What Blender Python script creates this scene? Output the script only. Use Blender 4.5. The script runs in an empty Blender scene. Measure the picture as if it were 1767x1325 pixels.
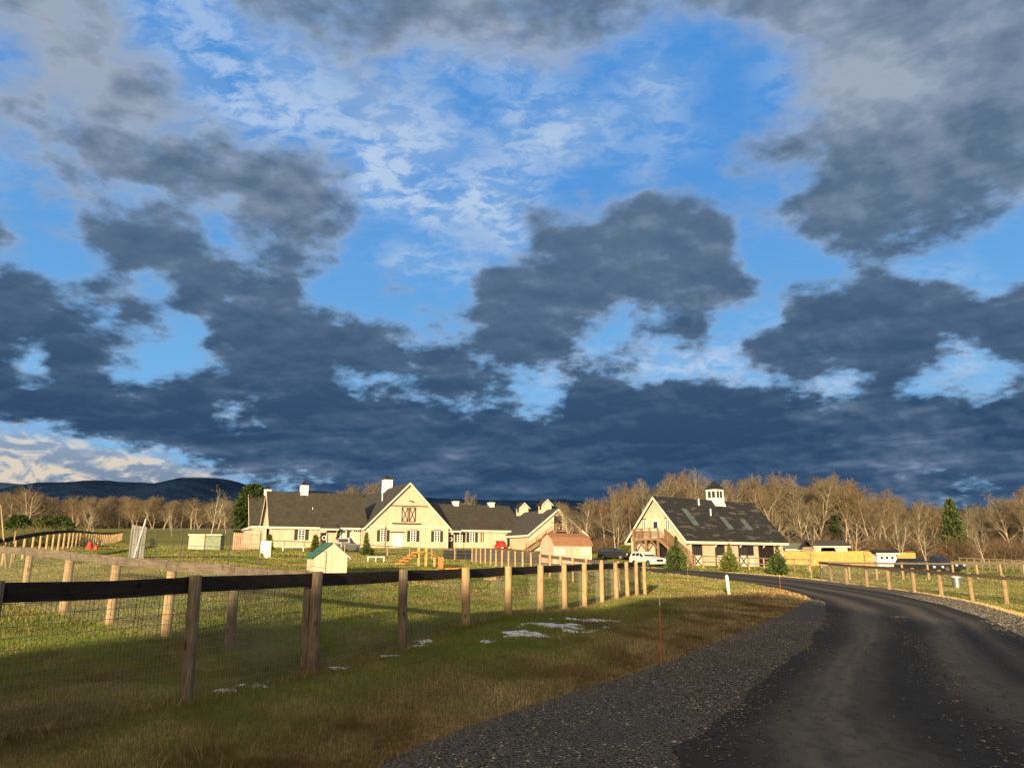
import bpy, math, random
import numpy as np
from math import radians as R, sin, cos, tan, pi, atan2, sqrt
from mathutils import Vector, Matrix

# ------------------------------------------------------------------ camera, sky, sun
sc = bpy.context.scene
C = sc.collection
F, CX, CY, HOR = 1280.0, 883.5, 662.5, 962.0
PITCH = math.atan((HOR - CY) / F)
cam_d = bpy.data.cameras.new("camera"); cam = bpy.data.objects.new("camera", cam_d); C.objects.link(cam)
cam_d.sensor_width = 36.0; cam_d.lens = 36.0 * F / 1767.0
cam_d.clip_start = 0.05; cam_d.clip_end = 40000
cam.location = (0, 0, 0); cam.rotation_euler = (R(90) + PITCH, 0, 0)
sc.camera = cam
sc.view_settings.view_transform = 'Standard'; sc.view_settings.look = 'None'
sc.view_settings.exposure = 1.0; sc.view_settings.gamma = 1.0
sc.cycles.max_bounces = 6; sc.cycles.diffuse_bounces = 3; sc.cycles.transparent_max_bounces = 8
sc.cycles.use_denoising = True
SUN_EL = R(8.0)
SH = Vector((0.24, 0.97, 0)).normalized()          # horizontal direction in which shadows fall
sun_d = bpy.data.lights.new("sun", 'SUN'); sun = bpy.data.objects.new("sun", sun_d); C.objects.link(sun)
sun_d.energy = 5.0; sun_d.angle = R(0.6); sun_d.color = (1.0, 0.78, 0.50)
ld = Vector((SH.x * cos(SUN_EL), SH.y * cos(SUN_EL), -sin(SUN_EL)))
sun.rotation_euler = ld.to_track_quat('-Z', 'Y').to_euler()
sun.location = (-20, -60, 40)

def lin(r, g, b):
    f = lambda c: (c / 255.0) / 12.92 if c <= 10.3 else (((c / 255.0) + 0.055) / 1.055) ** 2.4
    return (f(r), f(g), f(b))

# ---- node helper
class NT:
    def __init__(s, tree): s.t = tree; s.n = tree.nodes; s.l = tree.links
    def new(s, typ, **kw):
        n = s.n.new(typ)
        for k, v in kw.items(): setattr(n, k, v)
        return n
    def put(s, sock, v):
        if isinstance(v, bpy.types.NodeSocket): s.l.new(v, sock)
        elif v is not None:
            if isinstance(v, (tuple, list)) and len(v) == 3 and sock.type == 'RGBA': v = (*v, 1)
            sock.default_value = v
    def math(s, op, a, b=None, c=None, clamp=False):
        n = s.new('ShaderNodeMath', operation=op, use_clamp=clamp)
        for i, v in enumerate((a, b, c)): s.put(n.inputs[i], v) if v is not None else None
        return n.outputs[0]
    def vm(s, op, a, b=None, scale=None):
        n = s.new('ShaderNodeVectorMath', operation=op)
        s.put(n.inputs[0], a)
        if b is not None: s.put(n.inputs[1], b)
        if scale is not None: s.put(n.inputs['Scale'], scale)
        return n.outputs[1] if op in ('LENGTH', 'DOT_PRODUCT', 'DISTANCE') else n.outputs[0]
    def noise(s, vec, scale, detail=4, rough=0.55, dist=0.0, out=0):
        n = s.new('ShaderNodeTexNoise'); s.put(n.inputs['Vector'], vec)
        n.inputs['Scale'].default_value = scale; n.inputs['Detail'].default_value = detail
        n.inputs['Roughness'].default_value = rough; n.inputs['Distortion'].default_value = dist
        return n.outputs[out]
    def ramp(s, fac, stops, interp='LINEAR'):
        n = s.new('ShaderNodeValToRGB'); cr = n.color_ramp; cr.interpolation = interp
        while len(cr.elements) < len(stops): cr.elements.new(0.5)
        for e, (p, c) in zip(cr.elements, stops):
            e.position = p; e.color = (*c, 1) if len(c) == 3 else c
        s.put(n.inputs[0], fac); return n.outputs[0]
    def mix(s, fac, a, b, typ='MIX'):
        n = s.new('ShaderNodeMix', data_type='RGBA', blend_type=typ)
        s.put(n.inputs[0], fac); s.put(n.inputs[6], a); s.put(n.inputs[7], b); return n.outputs[2]
    def sstep(s, v, lo, hi):
        n = s.new('ShaderNodeMapRange', interpolation_type='SMOOTHSTEP')
        s.put(n.inputs[0], v); n.inputs[1].default_value = lo; n.inputs[2].default_value = hi
        return n.outputs[0]
    def mrange(s, v, a, b, c, d):
        n = s.new('ShaderNodeMapRange'); s.put(n.inputs[0], v)
        for i, q in enumerate((a, b, c, d)): n.inputs[i + 1].default_value = q
        return n.outputs[0]
    def comb(s, x, y, z):
        n = s.new('ShaderNodeCombineXYZ')
        for i, v in enumerate((x, y, z)): s.put(n.inputs[i], v)
        return n.outputs[0]
    def sep(s, v):
        n = s.new('ShaderNodeSeparateXYZ'); s.put(n.inputs[0], v); return n.outputs

# ---- what kind of cloud stands where in the sky (rows by height, columns by bearing)
# outlines of the cloud masses: (cover, thin white, tone, outline)
CLOUDS = [
 (None, .55, None, [(210, -60), (400, -60), (450, 60), (560, 110), (560, 230), (420, 240), (330, 200), (310, 100), (240, 60)]),
 (None, .75, None, [(330, 85), (470, 100), (640, 110), (720, 140), (640, 240), (560, 250), (420, 240), (340, 170)]),
 (None, 1.0, None, [(650, 165), (740, 160), (800, 230), (770, 250), (760, 290), (700, 290), (620, 260), (600, 220)]),
 (None, 1.0, None, [(612, 265), (700, 270), (760, 290), (745, 330), (740, 370), (700, 370), (620, 350)]),
 (None, 1.0, None, [(740, 335), (860, 305), (945, 330), (930, 365), (900, 380), (920, 425), (860, 420), (780, 400), (700, 385)]),
 (None, .95, None, [(810, 240), (880, 190), (990, 185), (1065, 205), (1060, 240), (1000, 285), (900, 285), (860, 250)]),
 (None, .9, None, [(790, 285), (850, 270), (890, 290), (860, 305), (800, 310)]),
 (None, .6, None, [(1070, 100), (1150, 90), (1180, 130), (1150, 200), (1090, 200)]), (None, .9, None, [(1195, 110), (1212, 110), (1206, 155), (1192, 150)]),
 (None, 1.0, None, [(1150, 245), (1185, 228), (1215, 248), (1160, 264)]), (None, .7, None, [(1095, 210), (1150, 205), (1160, 225), (1110, 228)]), (None, .6, None, [(1105, 240), (1145, 240), (1140, 270), (1115, 265)]),
 (None, .9, None, [(1076, 275), (1110, 285), (1140, 318), (1090, 308)]), (None, 1.0, None, [(643, 430), (700, 432), (790, 455), (840, 490), (860, 505), (770, 480), (700, 465), (650, 445)]), (None, .5, None, [(720, 420), (900, 430), (860, 510), (780, 470)]),
 # upper left mass
 (.92, .2, .62, [(-80, -80), (215, -80), (222, 55), (300, 90), (325, 140), (300, 190), (385, 215), (430, 245), (520, 250), (590, 258), (618, 330), (612, 400), (600, 450), (560, 478), (520, 450), (470, 440), (420, 395), (330, 350), (260, 322), (180, 300), (135, 262), (80, 222), (0, 192), (-80, 190)]),
 (.05, .1, .8, [(-80, 28), (12, 50), (36, 110), (28, 138), (-80, 125)]), (.36, .2, .75, [(-80, 194), (80, 226), (180, 300), (150, 318), (60, 310), (-80, 312)]), (.62, .1, .5, [(70, 300), (180, 298), (265, 325), (235, 378), (165, 372), (110, 345)]),
 (.30, .2, .6, [(195, 325), (260, 328), (330, 352), (300, 372), (230, 362)]),
 # mid left
 (.95, .0, .32, [(108, 382), (170, 374), (230, 364), (300, 364), (345, 385), (365, 422), (420, 445), (450, 480), (440, 520), (350, 500), (280, 484), (225, 470), (190, 452), (150, 432), (120, 405)]),
 (.88, 0, .3, [(-80, 352), (10, 368), (36, 400), (30, 437), (-80, 437)]), (.5, 0, .35, [(36, 388), (110, 385), (125, 410), (90, 425), (40, 420)]),
 (.82, .1, .36, [(400, 385), (612, 395), (600, 450), (560, 480), (535, 492), (522, 535), (470, 525), (430, 505), (395, 450)]),
 (1, 0, .15, [(-80, 452), (35, 456), (85, 473), (97, 510), (130, 555), (162, 577), (215, 588), (264, 626), (238, 637), (190, 622), (176, 640), (192, 657), (150, 652), (95, 638), (60, 608), (20, 602), (-80, 602)]),
 (.95, 0, .15, [(-80, 600), (22, 602), (40, 640), (62, 660), (20, 665), (-80, 668)]), (.1, .4, .5, [(24, 601), (60, 613), (96, 614), (98, 640), (60, 658), (35, 640)]),
 (.9, 0, .25, [(98, 473), (190, 478), (225, 498), (268, 520), (292, 545), (314, 586), (300, 594), (270, 577), (225, 574), (190, 547), (162, 520), (168, 560), (140, 545), (108, 508)]),
 (1, 0, .2, [(285, 495), (330, 488), (380, 500), (430, 505), (470, 520), (520, 535), (560, 524), (600, 533), (640, 545), (700, 565), (760, 572), (792, 600), (850, 640), (905, 690), (880, 702), (800, 697), (770, 702), (730, 690), (700, 675), (640, 662), (600, 652), (560, 642), (500, 642), (440, 652), (390, 642), (372, 620), (347, 602), (347, 584), (385, 580), (380, 562), (330, 556), (290, 528)]),
 (.8, .1, .22, [(700, 558), (800, 566), (875, 618), (910, 650), (875, 662), (800, 645)]), (.35, .5, .4, [(700, 580), (725, 590), (760, 625), (745, 632), (712, 605)]), (.3, .3, .4, [(370, 490), (418, 508), (415, 522), (378, 505)]), (.35, .2, .4, [(425, 436), (460, 440), (455, 458), (430, 452)]), (.3, .3, .4, [(475, 542), (520, 545), (518, 556), (478, 555)]),
 (.82, 0, .35, [(653, 476), (690, 478), (720, 498), (760, 513), (800, 524), (790, 534), (740, 528), (700, 512), (668, 502)]), (.65, .4, .4, [(722, 444), (775, 450), (790, 470), (740, 474)]),
 # middle mass
 (.97, 0, .28, [(870, 330), (930, 356), (992, 366), (1050, 360), (1100, 336), (1130, 322), (1180, 332), (1240, 350), (1278, 390), (1272, 425), (1288, 470), (1314, 505), (1298, 527), (1240, 535), (1180, 532), (1160, 547), (1100, 542), (1078, 530), (1040, 562), (995, 577), (985, 602), (960, 622), (900, 650), (850, 632), (800, 602), (790, 575), (812, 568), (806, 525), (828, 500), (812, 480), (830, 455), (870, 440), (915, 448), (952, 458), (920, 420), (888, 380)]),
 (.72, .2, .22, [(1090, 545), (1182, 538), (1190, 575), (1150, 565), (1110, 604), (1060, 622), (1050, 592), (1090, 580)]), (.92, 0, .2, [(1160, 528), (1244, 534), (1236, 560), (1264, 580), (1210, 602), (1165, 597)]),
 (.45, .7, .4, [(930, 620), (1010, 600), (1060, 615), (1040, 650), (990, 655), (940, 650)]), (.35, .1, .5, [(1275, 345), (1340, 350), (1350, 400), (1290, 410)]),
 (.0, 1.0, 1.0, [(1060, 628), (1110, 612), (1167, 612), (1205, 600), (1262, 608), (1295, 630), (1345, 648), (1352, 662), (1300, 660), (1230, 650), (1130, 650), (1065, 645)]),
 (.1, 1.0, .8, [(1238, 590), (1290, 568), (1362, 536), (1364, 554), (1296, 580), (1250, 600)]), (.05, .8, .8, [(1370, 648), (1440, 640), (1510, 650), (1530, 668), (1480, 692), (1410, 692)]),
 (None, .8, None, [(1490, 440), (1560, 440), (1560, 462), (1500, 460)]), (None, 1.0, None, [(1580, 462), (1690, 462), (1700, 480), (1640, 480), (1590, 486)]), (None, 1.0, None, [(1672, 492), (1715, 494), (1712, 515), (1680, 508)]),
 (1, 0, .2, [(1250, 596), (1296, 576), (1350, 555), (1362, 517), (1383, 496), (1457, 480), (1500, 461), (1544, 461), (1587, 484), (1638, 478), (1673, 502), (1708, 518), (1748, 497), (1850, 490), (1850, 640), (1740, 622), (1700, 602), (1650, 582), (1628, 594), (1618, 642), (1583, 650), (1520, 668), (1480, 650), (1440, 652), (1418, 658), (1371, 652), (1312, 628)]),
 (.35, .8, .6, [(1378, 600), (1400, 605), (1438, 628), (1425, 636), (1395, 620)]), (.5, .2, .4, [(1700, 602), (1820, 622), (1820, 668), (1720, 660)]), (.12, 1.0, .7, [(1620, 592), (1660, 588), (1690, 612), (1680, 640), (1632, 632)]), (.15, .6, .6, [(1590, 650), (1650, 640), (1720, 655), (1690, 672), (1600, 670)]),
 # upper right mass and top strip
 (.8, .2, .6, [(380, -80), (1200, -80), (1185, 25), (1085, 42), (1060, 72), (1012, 112), (980, 127), (950, 92), (900, 62), (850, 80), (780, 96), (700, 96), (640, 112), (560, 106), (500, 62), (440, 32), (388, 20)]),
 (.42, .5, .95, [(690, 60), (800, 70), (900, 62), (960, 110), (980, 160), (860, 140), (720, 130), (560, 110), (600, 190), (720, 195), (740, 110)]),
 (.94, .1, .5, [(1216, 309), (1240, 284), (1262, 258), (1303, 234), (1344, 222), (1402, 206), (1364, 183), (1371, 136), (1385, 109), (1340, 68), (1269, 51), (1167, 28), (1167, -80), (1880, -80), (1880, 330), (1767, 372), (1736, 397), (1677, 416), (1599, 430), (1520, 447), (1465, 443), (1434, 426), (1402, 420), (1363, 405), (1343, 386), (1351, 364), (1384, 340), (1405, 306), (1384, 292), (1279, 304)]),
 (.4, .4, .95, [(1290, 130), (1340, 110), (1385, 112), (1380, 185), (1310, 170)]), (None, .8, None, [(1370, 205), (1410, 205), (1412, 226), (1380, 228)]),
 # low layers
 (1, 0, .10, [(-80, 655), (60, 658), (100, 638), (190, 652), (235, 671), (292, 668), (284, 645), (295, 632), (340, 643), (392, 636), (440, 652), (500, 640), (560, 640), (620, 684), (700, 696), (770, 704), (850, 708), (900, 700), (960, 705), (1060, 700), (1400, 700), (1820, 690), (1900, 960), (450, 960), (425, 832), (350, 802), (250, 773), (170, 764), (80, 735), (-80, 722)]),
 (1, 0, .06, [(880, 706), (975, 702), (990, 682), (968, 662), (1000, 650), (1040, 630), (1090, 640), (1130, 655), (1167, 648), (1230, 648), (1300, 657), (1340, 660), (1390, 684), (1425, 702), (1425, 790), (900, 790)]),
 (.97, 0, .24, [(1405, 700), (1440, 690), (1520, 671), (1600, 673), (1690, 673), (1850, 655), (1850, 960), (1405, 960)]),
 (.08, .5, .5, [(604, 654), (640, 664), (700, 674), (742, 682), (735, 692), (690, 698), (640, 686)]), (0, .3, .5, [(857, 647), (900, 655), (962, 655), (976, 680), (972, 694), (900, 697), (880, 675)]), (.35, .5, .5, [(772, 698), (850, 701), (848, 711), (780, 710)]),
 (.6, .7, .45, [(380, 688), (440, 690), (475, 720), (440, 738), (390, 735)]),
 (0, 1, .8, [(-80, 724), (80, 738), (170, 768), (250, 778), (350, 806), (425, 834), (450, 870), (-80, 900)]), (.25, 1, .8, [(455, 822), (540, 822), (590, 838), (560, 850), (460, 846)]),
 (.7, .5, .5, [(1540, 822), (1660, 826), (1720, 850), (1700, 870), (1560, 860)]),
]
TONES = [(100, 135, 140, 60, 1.15), (60, 40, 180, 70, 1.05), (190, 60, 90, 70, .9), (280, 180, 60, 60, .7), (520, 340, 110, 90, .36), (330, 290, 110, 50, .5), (560, 275, 60, 30, .66), (1480, 140, 170, 70, 1.1), (1640, 60, 140, 70, .9), (1340, 30, 160, 40, .9), (1560, 380, 220, 60, .26),
         (1740, 250, 90, 120, .38), (1360, 270, 90, 30, .48), (960, 30, 110, 60, .40), (590, 20, 90, 45, .45), (820, 40, 110, 45, .85), (1100, 380, 110, 30, .42), (720, 795, 200, 26, .66), (430, 800, 120, 30, .5), (1590, 790, 190, 36, .68), (1000, 815, 120, 12, .5), (1280, 830, 160, 30, .34), (880, 850, 120, 14, .55), (640, 745, 160, 20, .16), (1200, 740, 220, 40, .0), (300, 720, 200, 26, .12), (1600, 720, 160, 25, .22)]
_gx, _gy = np.meshgrid(np.arange(-80, 1860, 10.0), np.arange(-60, 900, 10.0))
G = np.zeros(_gx.shape + (3,)); G[..., 2] = .5
def _inside(x, y, poly):
    c = np.zeros(x.shape, bool); n = len(poly)
    for i in range(n):
        (x1, y1), (x2, y2) = poly[i], poly[(i + 1) % n]
        if y1 != y2: c ^= ((y1 > y) != (y2 > y)) & (x < (x2 - x1) * (y - y1) / (y2 - y1) + x1)
    return c
for D_, W_, T_, P_ in CLOUDS:
    k = _inside(_gx, _gy, P_)
    for c_, v_ in enumerate((D_, W_, T_)):
        if v_ is not None: G[..., c_][k] = v_
for x_, y_, a_, b_, t_ in TONES:
    f = np.exp(-(((_gx - x_) / a_) ** 2 + ((_gy - y_) / b_) ** 2)); G[..., 2] = np.minimum(G[..., 2] * (1 - f) + t_ * f, 1.0)
def _blur(A, r):
    for ax in (0, 1):
        B = np.zeros_like(A); n = 0
        for o_ in range(-r, r + 1): B += np.roll(np.pad(A, [(r, r), (r, r), (0, 0)], mode='edge'), o_, ax)[r:-r, r:-r]; n += 1
        A = B / n
    return A
Gs = _blur(G, 2); _top = np.clip((420 - _gy) / 200, 0, 1)[..., None]; G = Gs * (1 - _top) + _blur(Gs, 4) * _top; G[..., 2:] = _blur(G[..., 2:], 3)
def sky_cell(az, el):
    """cloud chart values at a bearing and height (radians)"""
    x, y, z = cos(el) * sin(az), cos(el) * cos(az), sin(el)
    cp, sp = cos(PITCH), sin(PITCH)
    w = y * cp + z * sp; v = -y * sp + z * cp
    w = max(w, .05)
    i = (CX + F * x / w + 80) / 10.0; j = (CY - F * v / w + 60) / 10.0
    i = min(max(i, 0), G.shape[1] - 1.001); j = min(max(j, 0), G.shape[0] - 1.001)
    i0, j0 = int(i), int(j); fi, fj = i - i0, j - j0
    return (G[j0, i0] * (1 - fi) * (1 - fj) + G[j0, i0 + 1] * fi * (1 - fj) + G[j0 + 1, i0] * (1 - fi) * fj + G[j0 + 1, i0 + 1] * fi * fj)

world = bpy.data.worlds.new("World"); sc.world = world; world.use_nodes = True
w = NT(world.node_tree); w.n.clear()
d = w.new('ShaderNodeTexCoord').outputs['Generated']
dx, dy, dz = w.sep(d)
az = w.math('ARCTAN2', dx, dy); el = w.math('ARCSINE', dz)
# cloud-plane coordinates (perspective of a flat cloud layer)
inv = w.math('DIVIDE', 1.0, w.math('ADD', w.math('MAXIMUM', dz, 0.0), 0.34))
P = w.comb(w.math('MULTIPLY', dx, inv), w.math('MULTIPLY', dy, inv), w.math('MULTIPLY', dz, 0.8))
wn = w.noise(P, 2.6, 5, 0.6, out=1); ws = w.sep(wn)
wn2 = w.noise(P, 9.0, 4, 0.6, out=1); ws2 = w.sep(wn2)
az2 = w.math('ADD', w.math('ADD', az, w.math('MULTIPLY', w.math('SUBTRACT', ws[0], .5), .05)), w.math('MULTIPLY', w.math('SUBTRACT', ws2[0], .5), .035))
el2 = w.math('ADD', w.math('ADD', el, w.math('MULTIPLY', w.math('SUBTRACT', ws[1], .5), w.mrange(el, 0.0, .4, .012, .045))), w.math('MULTIPLY', w.math('SUBTRACT', ws2[1], .5), .02))
AZ0, AZ1, NAZ = R(-41), R(41), 63
EL0, EL1, NEL = R(3.6), R(45), 44
AZ3 = [AZ0 + (AZ1 - AZ0) * k / 3 for k in range(4)]
fus = [w.mrange(az2, AZ3[k], AZ3[k + 1], 0, 1) for k in range(3)]; is2 = w.math('GREATER_THAN', az2, AZ3[1]); is3 = w.math('GREATER_THAN', az2, AZ3[2])
row = w.mrange(el2, EL0, EL1, 0, NEL - 1)
def chart_row(j):
    e_ = EL0 + (EL1 - EL0) * j / (NEL - 1)
    gt = bpy.data.node_groups.new('cloud_chart_row', 'ShaderNodeTree'); q = NT(gt)
    for nm in ('west', 'middle', 'east', 'past_west', 'past_middle'): gt.interface.new_socket(nm, in_out='INPUT', socket_type='NodeSocketFloat')
    gt.interface.new_socket('cover', in_out='OUTPUT', socket_type='NodeSocketColor')
    gi, go = q.new('NodeGroupInput'), q.new('NodeGroupOutput')
    rs = [q.ramp(gi.outputs[h], [(i / 31, tuple(sky_cell(AZ3[h] + (AZ3[h + 1] - AZ3[h]) * i / 31, e_))) for i in range(32)]) for h in (0, 1, 2)]
    q.l.new(q.mix(gi.outputs[4], q.mix(gi.outputs[3], rs[0], rs[1]), rs[2]), go.inputs[0])
    n = w.new('ShaderNodeGroup'); n.node_tree = gt
    return n
acc = None
for j in range(NEL):
    n = chart_row(j)
    for k in range(3): w.put(n.inputs[k], fus[k] if acc is None else w.math('MULTIPLY_ADD', prev, 1e-7, fus[k]))
    w.put(n.inputs[3], is2); w.put(n.inputs[4], is3)
    acc = n.outputs[0] if acc is None else w.mix(w.mrange(row, j - 1, j, 0, 1), acc, n.outputs[0])
    prev = w.vm('DOT_PRODUCT', acc, (1, 1, 1))
ch = w.new('ShaderNodeSeparateColor'); w.put(ch.inputs[0], acc)
Dm, Wm, Tm = ch.outputs
n1 = w.noise(P, 8.0, 8, 0.56)
n1b = w.noise(P, 30.0, 5, 0.55)
n2 = w.noise(w.vm('MULTIPLY', P, (1.0, 1.35, 1.0)), 22.0, 8, 0.6, 0.35)
n3 = w.noise(P, 6.0, 4, 0.5, 0.3)
n4 = w.noise(P, 17.0, 3, 0.5)
# grey layer
Dn = w.math('ADD', w.math('ADD', Dm, w.math('MULTIPLY', w.sstep(Dm, .88, 1.0), .26)), w.math('ADD', w.math('MULTIPLY', w.math('SUBTRACT', n1, .5), w.mrange(el, R(14), R(30), 1.7, 1.1)), w.math('MULTIPLY', w.math('SUBTRACT', n1b, .5), .8)))
Dd = w.sstep(w.math('MULTIPLY', w.math('SUBTRACT', Dn, w.mrange(el, R(10), R(30), .26, .10)), w.mrange(el, R(10), R(30), 1.7, 1.1)), 0, 1)
Dd = w.math('MULTIPLY', Dd, .97)
# thin white layer
Wd = w.math('MULTIPLY', Wm, w.math('ADD', w.math('MULTIPLY', w.sstep(n2, .40, .62), 1.05), w.math('MULTIPLY', w.sstep(n1, .35, .6), .22)), clamp=True)
# blue: the Sky Texture, tinted
skyt = w.new('ShaderNodeTexSky', sky_type='NISHITA'); skyt.sun_disc = False
skyt.sun_elevation = SUN_EL; skyt.sun_rotation = atan2(-SH.x, -SH.y) % (2 * pi)
skyt.air_density = 1.0; skyt.dust_density = 0.3; skyt.ozone_density = 3.0
lowf = w.sstep(el, R(3), R(34))
blue = w.mix(lowf, lin(128, 190, 240), lin(80, 150, 224))
blue = w.vm('SCALE', blue, scale=10.0)
blue = w.mix(.10, blue, w.vm('SCALE', skyt.outputs[0], scale=1.0))
nl = w.noise(w.comb(w.math('MULTIPLY', az, 14.0), w.math('MULTIPLY', el, 30.0), 0.0), 1.3, 6, .55, .5)
nls = w.noise(w.comb(w.math('MULTIPLY', az, 14.0), w.math('MULTIPLY', w.math('ADD', el, .006), 30.0), 0.0), 1.3, 6, .55, .5)
lit = w.mix(w.sstep(el, R(2), R(16)), w.ramp(w.math('ADD', w.math('MULTIPLY', nl, .9), w.math('MULTIPLY', w.math('SUBTRACT', nl, nls), 3.5)), [(.25, lin(112, 130, 154)), (.48, lin(160, 166, 174)), (.72, lin(226, 208, 180))]), lin(186, 208, 236))
base = w.mix(Wd, blue, w.vm('SCALE', lit, scale=10.0))
# low, sunlit cumulus behind the hills
lowc = w.math('MULTIPLY', w.sstep(Wm, .45, .9), w.sstep(el, R(9.5), R(6.5)))
base = w.mix(lowc, base, w.vm('SCALE', lit, scale=10.0))
n1s = w.noise(w.vm('ADD', P, (0.0, -0.035, 0.012)), 8.0, 4, 0.5)
n4s = w.noise(w.vm('ADD', P, (0.004, -0.014, 0.005)), 17.0, 3, 0.5)
relief = w.math('ADD', w.math('MULTIPLY', w.math('SUBTRACT', n1s, w.noise(P, 8.0, 4, .5)), 1.15), w.math('MULTIPLY', w.math('SUBTRACT', n4s, n4), .8))
veil = w.math('MULTIPLY', w.sstep(Wm, .1, .5), w.math('MULTIPLY', w.sstep(n3, .3, .7), .55))
base = w.mix(w.math('MULTIPLY', veil, w.sstep(el, R(12), R(25))), base, w.vm('SCALE', lin(148, 180, 220), scale=10.0))
# grey cloud body colours
tone = w.math('ADD', w.math('ADD', w.math('ADD', Tm, relief), w.math('MULTIPLY', w.math('SUBTRACT', n3, .5), w.mrange(el, R(12), R(32), .5, .28))), w.math('ADD', w.math('MULTIPLY', w.math('SUBTRACT', n4, .5), .35), w.math('MULTIPLY', w.math('SUBTRACT', w.math('MULTIPLY', w.math('SUBTRACT', 1.0, Dd), 1.0), -.0), .85)))
nst = w.noise(w.comb(w.math('MULTIPLY', az, 5.0), w.math('MULTIPLY', w.math('ADD', el, w.math('MULTIPLY', az, -.05)), 34.0), 0.0), 1.5, 5, .55, .6)
tone = w.math('ADD', tone, w.math('MULTIPLY', w.math('SUBTRACT', nst, .47), w.mrange(el, R(5), R(17), 1.7, .35)))
tone = w.math('SUBTRACT', tone, w.mrange(el, R(12), R(26), .10, .02))
lowcol = w.ramp(tone, [(0, lin(38, 64, 98)), (.35, lin(60, 84, 114)), (.7, lin(92, 110, 138)), (1, lin(136, 152, 178))])
highcol = w.ramp(tone, [(0, lin(74, 98, 126)), (.35, lin(90, 112, 138)), (.7, lin(124, 141, 163)), (1, lin(158, 170, 187))])
gcol = w.mix(w.sstep(el, R(5), R(25)), lowcol, highcol)
skycol = w.mix(Dd, base, w.vm('SCALE', gcol, scale=10.0))
# below the horizon: dull ground tone
skycol = w.mix(w.sstep(el, R(-1), R(-4)), skycol, (0.5, 0.5, 0.45))
sdir = (-SH.x * cos(SUN_EL), -SH.y * cos(SUN_EL), sin(SUN_EL))
glow = w.math('POWER', w.math('MAXIMUM', w.vm('DOT_PRODUCT', d, sdir), 0.0), 2.0)
glow = w.math('MULTIPLY', glow, w.sstep(el, R(-2), R(4)))
backc = w.mix(w.sstep(n1, .40, .62), (22, 16.5, 10), (10, 8.5, 7.2))
skycol = w.mix(glow, skycol, backc)
skycol = w.mix(w.sstep(el, R(46), R(66)), skycol, w.mix(glow, (6.0, 5.7, 5.2), backc))
bg = w.new('ShaderNodeBackground'); w.put(bg.inputs[0], skycol); bg.inputs[1].default_value = 0.05
wo = w.new('ShaderNodeOutputWorld'); w.l.new(bg.outputs[0], wo.inputs[0])
world.cycles.sampling_method = 'MANUAL'; world.cycles.sample_map_resolution = 256

# ------------------------------------------------------------------ lie of the land
CTRL = np.array([(-4.2, 9.4, -1.67), (-3.2, 11.6, -1.70), (-2.1, 13.7, -1.59), (-1.0, 15.9, -1.36), (0, 18, -1.33), (.8, 20.2, -1.43), (2, 24.5, -1.58),
    (4.2, 28.9, -1.57), (6.5, 36, -1.68), (-13.4, 20.4, -1.23), (-9.4, 17, -1.45), (-5, 14, -1.66), (-27, 40, -.56), (-38, 65, .76), (-12, 35, -.45),
    (-22.5, 45, -.05), (27, 40, -2.42), (26.8, 49, -2.1), (26.2, 62, -1.8), (50, 72, -1.8), (19, 82, -.84), (34, 92, -1.1), (43, 92, -.95), (-16, 117, 1.46), (-37, 110, 1.5),
    (7, 120, 1.0), (-10, 41, -.85), (-8, 57, -.6), (5, 80, -.68), (-28, 92, .86), (-6.5, 85, -.25), (13, 34, -1.85), (2.5, 11, -1.65), (60, 115, -.3),
    (30, 118, -.2), (80, 115, -.3), (0, 0, -1.65), (-20, 0, -1.35), (20, 0, -1.85), (9, 14, -1.75), (18, 26, -2.1), (16, 60, -1.5), (8, 62, -1.2), (-6, 28, -1.45), (-68, 130, 2.9),
    (-130, 250, 9.6), (-60, 250, 9.0), (60, 250, 3.5), (0, 250, 6), (150, 250, 2.5), (-600, 600, 14), (0, 600, 10), (600, 600, 9), (0, 3000, 12), (2500, 3000, 12), (-2500, 3000, 14)])
def _co(x, d):
    dd = np.maximum(d, 0.0)
    return np.stack([np.clip(x / (dd + 12.0), -1.7, 1.7), np.log(dd + 12.0) * 0.8], -1)
_cp = _co(CTRL[:, 0], CTRL[:, 1])
def _phi(a, b):
    r2 = ((a[..., None, :] - b) ** 2).sum(-1) + 1e-9
    return 0.5 * r2 * np.log(r2)
_n = len(CTRL)
_A = np.zeros((_n + 3, _n + 3)); _A[:_n, :_n] = _phi(_cp, _cp) + np.eye(_n) * 2e-4
_A[:_n, _n] = 1; _A[:_n, _n + 1:] = _cp; _A[_n, :_n] = 1; _A[_n + 1:, :_n] = _cp.T
_wt = np.linalg.solve(_A, np.concatenate([CTRL[:, 2], np.zeros(3)]))
def H(x, d):
    x = np.asarray(x, float); d = np.asarray(d, float); shp = np.broadcast(x, d).shape
    xf = np.broadcast_to(x, shp).ravel(); df = np.broadcast_to(d, shp).ravel()
    out = np.empty(len(xf))
    for i in range(0, len(xf), 20000):
        c = _co(xf[i:i + 20000], df[i:i + 20000])
        out[i:i + 20000] = _phi(c, _cp) @ _wt[:_n] + _wt[_n] + c @ _wt[_n + 1:]
    out = out.reshape(shp)
    return float(out) if out.shape == () else out
def ray(px, py):
    u, v = (px - CX) / F, (CY - py) / F
    return np.array([u, cos(PITCH) - sin(PITCH) * v, sin(PITCH) + cos(PITCH) * v])
def at(px, py, d):
    r = ray(px, py); return r * (d / r[1])
def xat(px, d, py=960): return float(at(px, py, d)[0])
def gnd(px, py, dmax=160):
    r = ray(px, py); ds = np.concatenate([np.arange(3, 40, .1), np.arange(40, dmax, .4)])
    t = ds / r[1]; z = r[2] * t; h = H(r[0] * t, ds)
    k = np.argmax(z <= h) if (z <= h).any() else len(ds) - 1
    return np.array([r[0] * t[k], ds[k]])

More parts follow.
